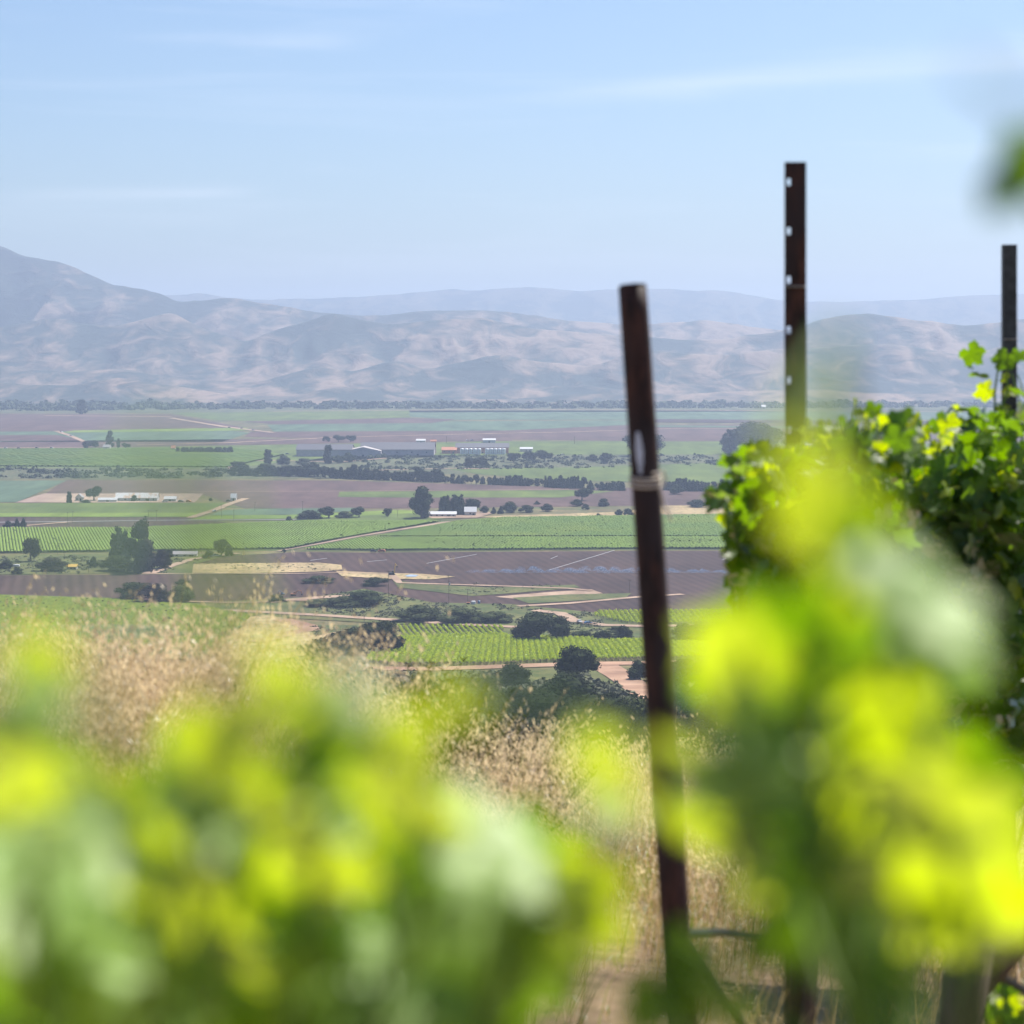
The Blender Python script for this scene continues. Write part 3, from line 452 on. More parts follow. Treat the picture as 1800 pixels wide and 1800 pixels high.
T = [
 ('tall', 143, 728, 22, 26, 'hazy far tree standing tallest at the foot of the hills'),
 ('oak', 152, 789, 19, 16, 'left of two round trees at the far left clump', None), ('oak', 168, 789, 18, 16, 'right of two round trees at the far left clump', None),
 ('tall', 193, 787, 17, 30, 'tall irregular tree beside the far tree pair'), ('tall', 208, 787, 9, 17, 'thin small tree right of the tall irregular one'),
 ('oak', 221, 789, 17, 12, 'low round tree at the right end of the far clump'),
 ('bush', 208, 832, 17, 15, 'dark bush standing alone in the scrub strip'), ('oak', 573, 777, 14, 12, 'small round tree behind the big dark shed'),
 ('oak', 595, 777, 24, 14, 'left half of the wide crown behind the sheds'), ('oak', 616, 777, 22, 13, 'right half of the wide crown behind the sheds'),
 ('tall', 471, 815, 22, 26, 'rounded tree standing left of the big sheds'), ('tall', 577, 815, 22, 33, 'dark tall tree in front of the first shed'),
 ('bush', 612, 813, 26, 18, 'pale green round bush before the sheds', None, 'tree_pale'), ('bush', 498, 817, 26, 16, 'pale loose bush left of the first shed', None, 'tree_pale'), ('bush', 533, 817, 30, 12, 'low pale bush under the first shed', None, 'tree_pale'), ('bush', 594, 815, 20, 15, 'small pale bush beside the dark tall tree', None, 'tree_pale'),
 ('oak', 826, 822, 28, 21, 'left block of dark trees below the white tanks'), ('oak', 849, 822, 30, 21, 'right block of dark trees below the white tanks'),
 ('oak', 903, 813, 28, 19, 'round tree right of the white tanks'), ('oak', 930, 810, 26, 19, 'middle one of three round trees right of the tanks'), ('oak', 957, 812, 32, 23, 'largest of three round trees right of the tanks'),
 ('oak', 1128, 802, 80, 44, 'large round tree half hidden by the leaning post'),
 ('tall', 1283, 798, 40, 44, 'dark eucalyptus at the left of the big far grove'), ('oak', 1318, 798, 62, 54, 'tallest crown of the big far grove'), ('oak', 1358, 798, 60, 50, 'crown of the far grove beside the notched post'),
 ('oak', 1460, 792, 62, 46, 'far tree between the two vines'), ('bush', 1065, 815, 26, 20, 'bush in the scrub left of the leaning post'), ('bush', 1042, 812, 24, 14, 'smaller bush beside the scrub bush'),
 ('tall', 122, 884, 13, 21, 'slim tree left of the small farmhouse'), ('oak', 165, 880, 30, 28, 'leaning round tree right of the small farmhouse'), ('bush', 150, 884, 20, 6, 'low hedge bush in front of the farmhouse'), ('bush', 236, 881, 14, 10, 'dark bush before the long white barn'), ('bush', 370, 881, 8, 6, 'tiny bush at the far end of the farm yard'),
 ('tall', 741, 911, 52, 56, 'big rounded eucalyptus left of the low white farmhouse'), ('spire', 782, 906, 32, 40, 'spiky dark trees left of the white barn'), ('spire', 806, 905, 34, 42, 'spiky dark trees just behind the white barn'), ('oak', 832, 902, 32, 28, 'round tree behind the white barn roof'),
 ('bush', 852, 902, 18, 12, 'first small tree of the row right of the barn'), ('cone', 868, 903, 12, 12, 'second small tree of the row right of the barn'), ('cone', 880, 903, 12, 14, 'end tree of the row right of the barn'),
 ('bush', 545, 913, 50, 15, 'low dark bush at the left of the roadside clump'), ('oak', 578, 911, 34, 22, 'taller tree of the roadside clump'), ('bush', 605, 911, 34, 13, 'pale bush at the right of the roadside clump', None, 'tree_pale'), ('bush', 508, 917, 14, 9, 'small pale bush by the asphalt road', None, 'tree_pale'),
 ('oak', 631, 910, 28, 21, 'loose ragged tree between the clump and farm'), ('oak', 681, 909, 20, 17, 'small round tree alone left of the farm'),
 ('bush', 897, 901, 32, 18, 'dark bush at the start of the hedgerow'), ('bush', 925, 901, 30, 14, 'lower bush in the middle of the hedgerow'), ('bush', 963, 899, 26, 14, 'dark bush ending the hedgerow'), ('cone', 944, 887, 12, 7, 'tiny conifer behind the hedgerow'),
 ('oak', 1023, 880, 33, 25, 'round spreading tree in the brown field'), ('bush', 1015, 890, 24, 13, 'bush below the round spreading tree'), ('bush', 1061, 890, 24, 13, 'bush right of the round spreading tree'), ('bush', 1029, 896, 15, 11, 'small bush in front of the field bush'),
 ('bush', 1052, 909, 12, 7, 'tiny dark bush at the edge of the vineyard'), ('bush', 1088, 906, 16, 10, 'dark bush left of the leaning post'), ('bush', 1104, 907, 20, 14, 'dark bush touching the leaning post'),
 ('bush', 1190, 869, 30, 19, 'dark tree mass right of the leaning post'), ('bush', 1225, 892, 38, 13, 'low bush in dark soil right of the leaning post'), ('bush', 1284, 892, 42, 13, 'low pale bush beside the notched vine', None, 'tree_pale'),
 ('bush', 15, 929, 22, 14, 'dark bush at the far left of the road'), ('cone', 30, 929, 14, 18, 'pointed bush in the far left clump'), ('cone', 41, 929, 14, 19, 'tallest bush in the far left clump'), 
 ('oak', 54, 987, 36, 46, 'round tree alone at the left edge'), ('spire', 208, 988, 48, 72, 'twin spired dark tree at left'), ('tall', 248, 1006, 62, 90, 'large dark plum coloured tree at left', None, 'tree_plum'), ('bush', 286, 1000, 42, 34, 'brownish bush right of the plum coloured tree', None, 'tree_plum'), ('bush', 205, 1004, 66, 26, 'wide bush at the foot of the spired tree'), ('bush', 297, 980, 16, 14, 'small bush beside the earth shed'),
 ('oak', 389, 978, 35, 33, 'dense round tree beside the pale car'), ('bush', 402, 978, 16, 20, 'brown bush behind the dense round tree', None, 'tree_plum'), ('bush', 366, 982, 20, 15, 'small green bush left of the dense round tree'), ('oak', 499, 972, 9, 7, 'lone tiny tree at the start of the track'),
 ('bush', 92, 1004, 60, 22, 'brown scrub between the white trailer and hut', None, 'tree_plum'), ('bush', 30, 1009, 22, 12, 'dark bush below the white trailer'), ('bush', 163, 998, 22, 20, 'green bush right of the yellow hut'), ('bush', 12, 1000, 30, 14, 'olive bush at the left edge under the trailer'),
 ('bush', 235, 1052, 70, 30, 'weedy mound left end with dark shade'), ('bush', 275, 1058, 70, 32, 'weedy mound middle with brown stems', None, 'tree_plum'), ('bush', 320, 1058, 60, 28, 'weedy mound right end behind the yellow leaf haze', None, 'tree_pale'),
 ('bush', 486, 1058, 30, 14, 'green shrub left of the orange excavator'), ('bush', 320, 1027, 26, 9, 'dark low shrub on the left dirt strip'),
 ('bush', 560, 1025, 60, 12, 'low green hump before the tan bank'), ('bush', 660, 1030, 50, 16, 'grey green hump under the yellow excavator'), ('bush', 600, 1066, 80, 18, 'rounded shrub on the left mound', None, 'tree_pale'), ('bush', 640, 1064, 90, 24, 'tall weeds on the middle mound'),
 ('bush', 560, 1066, 60, 12, 'low shrub at the left foot of the mounds', None, 'tree_pale'), 
 ('bush', 740, 1092, 90, 28, 'bright grassy shrub at the mound front', None, 'tree_pale'), ('bush', 810, 1095, 90, 24, 'pale reeds right of the mound front', None, 'tree_pale'), ('bush', 870, 1094, 70, 20, 'pale reeds behind the big dark oak', None, 'tree_pale'),
 ('oak', 945, 1129, 92, 56, 'big dark round oak beside the vine rows'), ('bush', 985, 1126, 50, 40, 'dark shrub merging with the big round oak'), ('bush', 915, 1128, 40, 28, 'low dark shrub left under the big round oak'),
 ('oak', 668, 1150, 90, 62, 'dark oak crown at the left corner of the near vineyard'), ('oak', 620, 1150, 80, 50, 'lower oak crown left of the corner oak'), ('bush', 655, 1148, 110, 56, 'darkest oak scrub at the left of the near vineyard', None, 'tree_oak'), ('bush', 600, 1150, 90, 40, 'dark scrub sloping down to the dry grass', None, 'tree_oak'), ('bush', 560, 1160, 80, 34, 'end of the dark scrub behind the dry grass', None, 'tree_oak'),
 ('bush', 1025, 1124, 50, 16, 'grey green shrub under the parked vehicles'), ('bush', 1060, 1129, 50, 22, 'grey green shrub row behind the near vineyard'), ('bush', 1095, 1128, 40, 26, 'dark shrub left behind the leaning post', None, 'tree_oak'), ('bush', 1085, 1112, 40, 12, 'low shrub by the dirt road', None, 'tree_pale'),
 ('oak', 1205, 1130, 60, 36, 'left oak of the pair right of the leaning post'), ('oak', 1248, 1132, 80, 42, 'right oak of the pair right of the leaning post'), ('bush', 1222, 1132, 90, 18, 'low scrub under the oak pair', None, 'tree_oak'),
 ('oak', 1016, 1206, 82, 76, 'spreading oak in front of the near vineyard'), ('bush', 900, 1208, 70, 40, 'grey green shrub left of the spreading oak'), ('bush', 862, 1212, 50, 26, 'pale shrub at the ravine edge', None, 'tree_pale'), 
 ('bush', 1010, 1262, 150, 74, 'broad dark oak scrub filling the ravine', None, 'tree_oak'), ('bush', 945, 1270, 90, 58, 'dark scrub at the left of the ravine', None, 'tree_oak'), ('bush', 1075, 1262, 60, 46, 'olive scrub beside the ravine road'), ('bush', 1035, 1306, 150, 60, 'olive brush in the ravine foreground'), ('bush', 1120, 1320, 120, 90, 'grey green brush at the ravine right', None, 'tree_pale'),
 ('bush', 940, 1320, 130, 60, 'dark brush behind the pale oat heads', None, 'tree_oak'), ('bush', 1125, 1196, 50, 36, 'shrub on the bank above the ravine road'), ('oak', 1225, 1215, 90, 66, 'dark oak right of the ravine road'), ('bush', 1195, 1250, 70, 50, 'shrub right behind the leaning post'), ('oak', 1270, 1250, 110, 80, 'olive oak beside the left vine canopy', None, 'tree_mid'),
 ('bush', 1240, 1320, 150, 90, 'leafy brush below the olive oak'), ('bush', 1350, 1300, 160, 110, 'brush hidden behind the near vines'), ('bush', 1500, 1330, 200, 120, 'dark brush seen between the vines', None, 'tree_oak'), ('bush', 860, 1260, 90, 50, 'shrub at the left ravine mouth'), ('bush', 800, 1235, 90, 46, 'grey shrub behind the dry weeds', None, 'tree_pale'), ('bush', 740, 1225, 90, 40, 'scrub behind the tall weeds', None, 'tree_mid'),
 ('oak', 960, 1290, 110, 80, 'dark oak standing in the ravine bottom'), ('oak', 1075, 1300, 110, 90, 'rounded oak left of the leaning post in the ravine'), ('bush', 905, 1255, 90, 50, 'dark scrub under the grey green ravine shrub', None, 'tree_oak'), ('bush', 1000, 1228, 90, 44, 'dark scrub at the foot of the spreading oak', None, 'tree_oak'), ('bush', 820, 1228, 70, 40, 'dark scrub left of the ravine edge', None, 'tree_oak'), ('oak', 1190, 1215, 70, 60, 'dark oak just right of the leaning post'), ('oak', 1300, 1190, 80, 56, 'oak behind the yellow leaf at right'), ('bush', 1160, 1300, 110, 80, 'dense dark scrub behind the leaning post', None, 'tree_oak'), ('oak', 1330, 798, 80, 62, 'broad back crown of the big far grove'),
 ('bush', 880, 1320, 120, 60, 'olive scrub low in the ravine'), ('bush', 1640, 1330, 200, 130, 'brush behind the right vine trunk', None, 'tree_oak')]
for t in T:
    tree(t[0], t[1], t[2], t[3], t[4], t[5], mat=t[7] if len(t) > 7 else None)
# windbreak rows
def windbreak(a, b, n, h0, h1, kind, label, group, w=1.0, jit=.24):
    for i in range(n):
        t = (i+.5)/n; px = a[0]+(b[0]-a[0])*t+random.uniform(-2, 2); py = a[1]+(b[1]-a[1])*t; h = (h0+(h1-h0)*t)*random.uniform(1-jit, 1+jit*1.3)
        tree(random.choice((kind, kind, 'tall', 'oak', 'spire')), px, py+random.uniform(-.5, .5), h*w*random.uniform(1.0, 1.7), h, label, name='windbreak_tree', cat='tree', group=group)
windbreak((415, 836), (560, 838), 13, 20, 21, 'bush', 'rounded dark tree in the left windbreak behind the brown field', 'rounded trees of the windbreak', 1.1)
windbreak((560, 840), (780, 848), 30, 20, 20, 'tall', 'dark upright tree in the middle of the windbreak', 'upright trees of the windbreak', .7)
windbreak((780, 849), (960, 855), 17, 17, 17, 'cone', 'small pointed tree in the thin windbreak left of the clump', 'pointed trees of the windbreak', .75)
windbreak((962, 857), (1030, 859), 10, 21, 21, 'spire', 'tall dense tree in the windbreak clump left of the leaning post', 'dense clump of the windbreak', .55)
windbreak((1034, 861), (1100, 863), 6, 15, 15, 'cone', 'spaced pointed tree in the windbreak beside the leaning post', 'spaced trees of the windbreak', .8)
windbreak((1165, 862), (1420, 868), 24, 20, 24, 'spire', 'dark spiky tree in the windbreak right of the leaning post', 'spiky trees of the right windbreak', .6)
windbreak((312, 796), (408, 797), 22, 10, 11, 'bush', 'clipped tree in the far hedge left of the sheds', 'trees of the far hedge', .75, .05)
# palms
def palm(px, py, h, label):
    g = G(px, py); s = F/g.y; H = h/s; rt = empty('palm_tree', g); tag(rt, label, 'palm tree'); MB().tube([(0, 0, -.3), (.2, 0, H*.5), (0, 0, H*.88)], [.35, .25, .22], 7).build('trunk', M['bark'], rt)
    m = MB(); r = random.Random(px)
    for i in range(34):
        a = r.uniform(0, 6.28); e = r.uniform(-.7, 1.1); L_ = H*.17; p0 = Vector((0, 0, H*.88)); dr = Vector((math.cos(a)*math.cos(e), math.sin(a)*math.cos(e), math.sin(e))); sd = Vector((-math.sin(a), math.cos(a), 0))
        p1 = p0+dr*L_*.6; p2 = p0+dr*L_-Vector((0, 0, L_*.25)); m.poly([p0, p1+sd*.35, p2, p1-sd*.35])
    m.build('crown', M['tree_oak'], rt)
palm(249, 948, 36, 'shorter palm behind the twin spired tree'); palm(256, 946, 40, 'taller palm behind the twin spired tree')

# ---------------------------------------------------------------- brush bands: low scrub nobody could count
def scrub(name, polys, n, s0, s1, mat, label):
    V, Q = [], []; 
    P2s = [[G(*p).to_2d() for p in poly] for poly in polys]; r = random.Random(n)
    for P2 in P2s:
        x0, x1 = min(p.x for p in P2), max(p.x for p in P2); y0, y1 = min(p.y for p in P2), max(p.y for p in P2); c = 0; tr = 0
        while c < n//len(P2s) and tr < n*20:
            tr += 1; x = r.uniform(x0, x1); y = r.uniform(y0, y1)
            if not inside((x, y), P2): continue
            if mn.noise(Vector((x*.05, y*.02, 1.7))) < -.12: continue
            c += 1; s = r.uniform(s0, s1)*r.uniform(.5, 1); z = terr(x, y)
            for k in range(16):
                d = Vector((r.gauss(0, 1), r.gauss(0, 1), abs(r.gauss(0, .9)))).normalized(); cc = Vector((x, y, z))+Vector((d.x*s*1.2, d.y*s*1.2, d.z*s)); nn = (d+Vector((r.gauss(0, .4), r.gauss(0, .4), r.gauss(0, .4)))).normalized()
                u = nn.orthogonal().normalized(); w = nn.cross(u); q = s*.45; b = len(V); V.extend([cc+u*q, cc+w*q, cc-u*q, cc-w*q]); Q.append((b, b+1, b+2, b+3))
    o = npmesh(name, [tuple(v) for v in V], Q, mat); tag(o, label, 'undergrowth', kind='stuff'); return o
M['scrub'] = noisemat('scrub', (.03, .05, .02), (.08, .10, .04), .08, .9)
M['scrub_grey'] = noisemat('scrub_grey', (.07, .085, .045), (.14, .14, .075), .15, .9)
scrub('undergrowth', [[(-200, 823), (400, 826), (400, 841), (-200, 841)], [(620, 803), (1200, 801), (1500, 803), (1500, 814), (1000, 824), (640, 828)]], 1500, 1.5, 4.5, M['scrub'], 'dark scrub scattered over the strip before the sheds')
scrub('undergrowth', [[(-100, 712), (1900, 711), (1900, 717), (500, 719), (-100, 724)]], 1300, 6, 14, M['scrub'], 'far scrub band lining the foot of the hills')
scrub('undergrowth', [[(430, 1083), (560, 1049), (640, 1037), (760, 1060), (900, 1064), (1060, 1080), (1000, 1092), (880, 1098), (700, 1089), (480, 1074)], [(540, 1104), (720, 1104), (900, 1110), (1060, 1090), (1060, 1124), (900, 1120), (700, 1121), (600, 1146)]], 2600, .5, 1.5, M['scrub_grey'], 'rough weeds covering the mounds by the dirt road')
scrub('undergrowth', [[(500, 1182), (760, 1186), (1050, 1182), (1200, 1300), (1300, 1330), (500, 1330)]], 2600, .8, 2.8, M['scrub_grey'], 'rough weeds covering the ravine slope')
scrub('undergrowth', [[(-50, 980), (250, 978), (350, 985), (330, 1008), (-50, 1010)]], 500, .6, 1.8, M['scrub_grey'], 'rough weeds around the tall dark trees')
scrub('undergrowth', [[(690, 1022), (1010, 1030), (830, 1048)], [(345, 991), (600, 992), (590, 1004), (345, 1006)]], 420, .4, 1.1, M['scrub_grey'], 'patches of weeds in the plowed field')

# ---------------------------------------------------------------- vineyards
def clip_rows(P2, ang, sp):
    """straight rows across a polygon"""
    c, s = math.cos(ang), math.sin(ang); Rp = [(p.x*c+p.y*s, -p.x*s+p.y*c) for p in P2]      # u across, v along
    u0 = min(p[0] for p in Rp); u1 = max(p[0] for p in Rp); out = []; u = u0+sp*.5
    while u < u1:
        xs = []
        for i in range(len(Rp)):
            a, b = Rp[i], Rp[i-1]
            if (a[0] > u) != (b[0] > u): xs.append(a[1]+(b[1]-a[1])*(u-a[0])/(b[0]-a[0]))
        xs.sort()
        for k in range(0, len(xs)-1, 2): out.append((Vector((u*c-xs[k]*s, u*s+xs[k]*c)), Vector((u*c-xs[k+1]*s, u*s+xs[k+1]*c))))
        u += sp
    return out
M['vine_far'] = noisemat('vine_far', (.12, .19, .028), (.20, .28, .04), .9, .9, spec=.1, c3=(.14, .20, .03), s3=.02)
M['vine_far2'] = noisemat('vine_far2', (.095, .165, .03), (.16, .23, .04), .9, .9, spec=.1, c3=(.16, .22, .035), s3=.015)
M['vine_near'] = None
M['crop_leaf'] = noisemat('crop_leaf', (.065, .10, .012), (.17, .21, .025), .7, .9, spec=.05)
def canopy_rows(name, pix, ang, sp, w, h, z0, step, mat, label, gap=0):
    P2 = [G(*p).to_2d() for p in pix]; V, Q = [], []
    for a, b in clip_rows(P2, ang, sp):
        n = max(2, int((b-a).length/step)); t = (b-a).normalized(); nn = Vector((-t.y, t.x)); base = len(V)
        for i in range(n+1):
            p = a.lerp(b, i/n); k = 1+random.uniform(-.2, .2); z = terr(p.x, p.y)+z0; hh = h*(1+random.uniform(-.2, .16))
            for (s, q) in ((-.5, 0), (-.45, .75), (.05, 1), (.45, .7), (.5, 0)): x = p+nn*w*s*k; V.append((x.x, x.y, z+hh*q))
        for i in range(n):
            if gap and random.random() < gap: continue
            for k in range(4): q = base+i*5+k; Q.append((q, q+1, q+6, q+5))
    o = npmesh(name, V, Q, mat); tag(o, label, 'vine rows' if 'vine' in name else 'crop rows', kind='stuff'); return o
canopy_rows('vineyard', [(-150, 930), (230, 930), (530, 918), (775, 918), (600, 948), (508, 966), (300, 969), (-150, 975)], R(14), 2.3, 1.9, 1.5, .5, 2.2, M['vine_far'], 'wide bright vineyard left of the pale track', .012)
canopy_rows('vineyard', [(535, 967), (700, 938), (806, 918), (880, 912), (1300, 906), (1600, 907), (1600, 944), (660, 945.5)], R(11), 2.3, 1.85, 1.5, .5, 2.2, M['vine_far2'], 'wide vineyard right of the pale track, back half', .012)
canopy_rows('vineyard', [(535, 967), (640, 947), (1600, 945.5), (1600, 966), (1100, 966), (660, 969)], R(11), 2.3, 1.85, 1.5, .5, 2.2, M['vine_far'], 'wide vineyard right of the pale track, front half', .012)
canopy_rows('crop_rows', [(-150, 1043), (190, 1054), (330, 1062), (440, 1082), (380, 1145), (-150, 1145)], R(-24), 2.0, 1.5, .9, .05, 1.6, M['crop_leaf'], 'leafy green crop rows behind the tall dry grass', .03)
canopy_rows('vineyard', [(-150, 792), (150, 790), (400, 788), (500, 800), (400, 822), (-150, 820)], R(30), 6, 3.4, 1.8, .3, 14, M['vine_far2'], 'far vineyard left of the sheds')
M['vine_near'] = leafmat('vine_near', (.22, .33, .02), (.56, .64, .02), (.32, .42, .03), .45, 0, .6, .8, .1)
M['wood'] = noisemat('wood', (.10, .075, .055), (.22, .17, .13), 6, .9)
def leafy_row(a, b, w, h, z0, per_m, q, r):
    V, Q = [], []; Ln = (b-a).length; t = (b-a).normalized(); nn = Vector((-t.y, t.x))
    for i in range(int(Ln*per_m)):
        s = r.random()*Ln; p = a+t*s; bushy = .8+.35*mn.noise(Vector((p.x*.3, p.y*.6, 0))); a_ = r.uniform(-.2, math.pi+.2); rad = math.sqrt(r.uniform(.35, 1))
        o = nn*math.cos(a_)*w*.5*rad*bushy; z = terr(p.x, p.y)+z0+h*.5+math.sin(a_)*h*.55*rad*bushy if r.random() > .1 else terr(p.x, p.y)+z0+h*r.uniform(.6, 1.3)
        c = Vector((p.x+o.x, p.y+o.y, z)); d = Vector((o.x, o.y, .35+r.uniform(-.3, .5)))+Vector((r.gauss(0, .35), r.gauss(0, .35), r.gauss(0, .3))); d.normalize()
        u = d.orthogonal().normalized(); u = Matrix.Rotation(r.uniform(0, 3.1), 3, d) @ u; v = d.cross(u); k = q*r.uniform(.6, 1.3); bb = len(V); V += [c+u*k, c+v*k*.8, c-u*k, c-v*k*.8]; Q.append((bb, bb+1, bb+2, bb+3))
    return V, Q
def vine_rows(pix, ang, sp, label, group, per_m, q=.38, w=3.0, h=1.45, posts=True):
    P2 = [G(*p).to_2d() for p in pix]; r = random.Random(5)
    for a, b in clip_rows(P2, ang, sp):
        if a.y > b.y: a, b = b, a
        if (b-a).length < 4: continue
        rt = empty('vine_row', (a.x, a.y, terr(a.x, a.y))); tag(rt, label, 'vine row', group); off = Vector(rt.location)
        V, Q = leafy_row(a, b, w, h, .75, per_m, q, r); npmesh('foliage', [tuple(v-off) for v in V], Q, M['vine_near'], rt)
        MB().box((0, -.3, .85), (.16, .16, 1.9)).build('end_post', M['wood'], rt)
vine_rows([(640, 1166), (668, 1146), (705, 1123), (900, 1122), (1120, 1129), (1330, 1131), (1330, 1156), (1120, 1161), (1000, 1164), (860, 1170), (700, 1171)], R(0), 2.8, 'leafy green row of the near vineyard with dark posts', 'rows of the near vineyard', 24)
vine_rows([(698, 1103), (880, 1104), (896, 1122), (712, 1123)], R(8), 2.9, 'short vine row of the small block behind the near vineyard', 'rows of the small vineyard block', 12, w=1.3)
vine_rows([(1050, 1078), (1330, 1076), (1330, 1096), (1130, 1100), (1092, 1096), (1045, 1085)], R(2), 2.8, 'bright vine row beside the parked vehicles', 'rows of the vineyard by the vehicles', 12)

# ---------------------------------------------------------------- buildings
M['white_metal'] = noisemat('white_metal', (.52, .50, .48), (.66, .65, .64), 1.2, .5, stretch=(1, .2, 1), c3=(.50, .33, .22), s3=.25)
M['white'] = plain('white', (.52, .52, .53), .6, var=.08); M['cream'] = plain('cream', (.55, .50, .42), .8); M['roof_grey'] = plain('roof_grey', (.28, .26, .27), .7); M['shed_wall'] = plain('shed_wall', (.42, .38, .36), .8, scale=.3)
M['shed_roof'] = plain('shed_roof', (.07, .065, .075), .6, scale=.3); M['tile'] = plain('tile', (.42, .17, .09), .8); M['dark'] = plain('dark', (.025, .025, .028), .5); M['tank'] = plain('tank', (.72, .73, .75), .3, metal=.2, var=.04)
M['yellow'] = plain('yellow', (.55, .36, .06), .5); M['orange'] = plain('orange', (.45, .16, .05), .5); M['blue'] = plain('blue', (.06, .14, .28), .35); M['glass'] = plain('glass', (.03, .035, .04), .1, spec=.8); M['tyre'] = plain('tyre', (.015, .015, .015), .8)
M['steel'] = plain('steel', (.35, .36, .38), .4, metal=.8)
def gable(name, px, py, wpx, dep, wall_h, roof_h, label, wm='cream', rm='white_metal', rz=0, windows=4, cat='building', ridge='x', door=True, over=.5):
    g = G(px, py); s = F/g.y; W = wpx/s; rt = empty(name, g, rz); tag(rt, label, cat)
    if ridge == 'x':
        MB().prism([(-dep/2, -.3), (dep/2, -.3), (dep/2, wall_h), (0, wall_h+roof_h*.97), (-dep/2, wall_h)], -W/2, W/2).build('wall', M[wm], rt)
        o = over; k = roof_h/(dep/2); th = .25
        MB().prism([(-dep/2-o, wall_h-o*k+.05), (0, wall_h+roof_h+.05), (dep/2+o, wall_h-o*k+.05), (dep/2+o, wall_h-o*k+.05+th), (0, wall_h+roof_h+.05+th), (-dep/2-o, wall_h-o*k+.05+th)], -W/2-o, W/2+o).build('roof', M[rm], rt)
    else:
        MB().prism([(-W/2, -.3), (W/2, -.3), (W/2, wall_h), (0, wall_h+roof_h*.97), (-W/2, wall_h)], -dep/2, dep/2, axis='y').build('wall', M[wm], rt)
        o = over; k = roof_h/(W/2); th = .25
        MB().prism([(-W/2-o, wall_h-o*k+.05), (0, wall_h+roof_h+.05), (W/2+o, wall_h-o*k+.05), (W/2+o, wall_h-o*k+.05+th), (0, wall_h+roof_h+.05+th), (-W/2-o, wall_h-o*k+.05+th)], -dep/2-o, dep/2+o, axis='y').build('roof', M[rm], rt)
    for i in range(windows):
        x = -W/2+W*(i+.5)/windows; ww = min(1.6, W/windows*.5); wh = min(1.3, wall_h*.4)
        f = MB().box((x, -dep/2-.03, wall_h*.55), (ww+.2, .1, wh+.2)).build('window', M['white'], rt); MB().box((x, -dep/2-.10, wall_h*.55), (ww, .06, wh)).build('pane', M['glass'], f)
    if door: MB().box((W*.28 if windows else 0, -dep/2-.06, min(1.1, wall_h*.4)), (min(2.6, W*.2), .12, min(2.2, wall_h*.8))).build('door', M['dark'], rt)
    return rt
b1 = gable('barn', 241, 880, 74, 14, 3.0, 4.2, 'long barn with a rust streaked white metal roof', 'white', 'white_metal', windows=6, cat='barn')
gable('barn', 190, 882, 32, 7, 2.0, 1.6, 'low pale lean-to shed at the left end of the long barn', 'white', 'white', windows=0, cat='shed')
gable('farmhouse', 140, 880, 12, 8, 3.2, 3.2, 'small farmhouse with a dark gable between two trees', 'cream', 'roof_grey', windows=2, ridge='y', cat='house')
gable('farmhouse', 773, 908, 58, 9, 2.4, 1.8, 'low farmhouse with a long white roof under the eucalyptus', 'cream', 'white', windows=6, cat='house')
gable('barn', 827, 906, 20, 9, 3.6, 3.6, 'white roofed barn at the right of the farmyard', 'cream', 'white', windows=1, cat='barn')
gable('warehouse', 572, 801, 96, 45, 9, 6, 'first big dark roofed shed, leftmost of the winery', 'shed_wall', 'shed_roof', windows=0, cat='warehouse', over=1)
gable('warehouse', 640, 801, 62, 40, 7, 5, 'middle grey shed of the winery', 'shed_wall', 'shed_wall', windows=0, cat='warehouse', over=.2, ridge='y')
gable('warehouse', 700, 799, 128, 55, 8, 8, 'longest dark roofed shed of the winery', 'shed_wall', 'shed_roof', windows=5, cat='warehouse', over=1)
gable('warehouse', 848, 796, 92, 32, 8, 5, 'dark solar roofed hall behind the white tanks', 'tile', 'shed_roof', windows=0, cat='warehouse', over=1)
gable('tiled_house', 790, 797, 26, 22, 5, 3.4, 'orange tiled house beside the winery tower', 'tile', 'tile', windows=3, cat='house')
g = G(762, 797); rt = empty('tower', g); tag(rt, 'square reddish winery tower with a tiled cap', 'tower'); MB().box((0, 0, 8), (7, 7, 16.6)).build('wall', plain('tower_wall', (.33, .17, .13), .8), rt); MB().prism([(-4.2, 16.3), (4.2, 16.3), (.5, 18.4), (-.5, 18.4)], -4.2, 4.2).build('roof', M['tile'], rt)
for i in range(3): MB().box((-2+2*i, -3.55, 13), (.9, .15, 2.4)).build('window', M['glass'], rt)
def tank(px, py, label):
    g = G(px, py); s = F/g.y; r_ = 3.6/s; H = 11/s; rt = empty('storage_tank', g); tag(rt, label, 'tank', 'white tanks beside the winery hall')
    pts = [(0, 0, -.2), (0, 0, H*.9), (0, 0, H*.96), (0, 0, H)]; MB().tube(pts, [r_, r_, r_*.8, r_*.2], 20).build('body', M['tank'], rt); MB().tube([(0, 0, H*.985), (0, 0, H*1.04)], r_*.15, 8).build('hatch', M['steel'], rt)
    MB().box((0, -r_-.08, H*.45), (.5, .1, H*.9)).build('ladder', M['steel'], rt)
for i in range(5): tank(812+7.6*i, 799, 'white steel tank in the left bank of five beside the winery')
for i in range(5): tank(856+7.4*i, 799, 'white steel tank in the right bank of five beside the winery')
gable('shed', 925, 794, 22, 12, 4, 2, 'small pale shed right of the white tanks', 'cream', 'white', windows=1, cat='shed')
gable('shed', 1441, 0+784, 10, 10, 3, 2, 'tiny white shed beyond the vines', 'white', 'white', windows=0, cat='shed')
gable('house', 1441-20, 786, 16, 12, 3, 2.4, 'distant white house left of the far grove vine', 'white', 'roof_grey', windows=0, cat='house')
gable('shed', 326, 978, 42, 8, 1.8, 1.6, 'low earth coloured shed behind the curving track', 'cream', plain and 'roof_grey', windows=3, cat='shed')
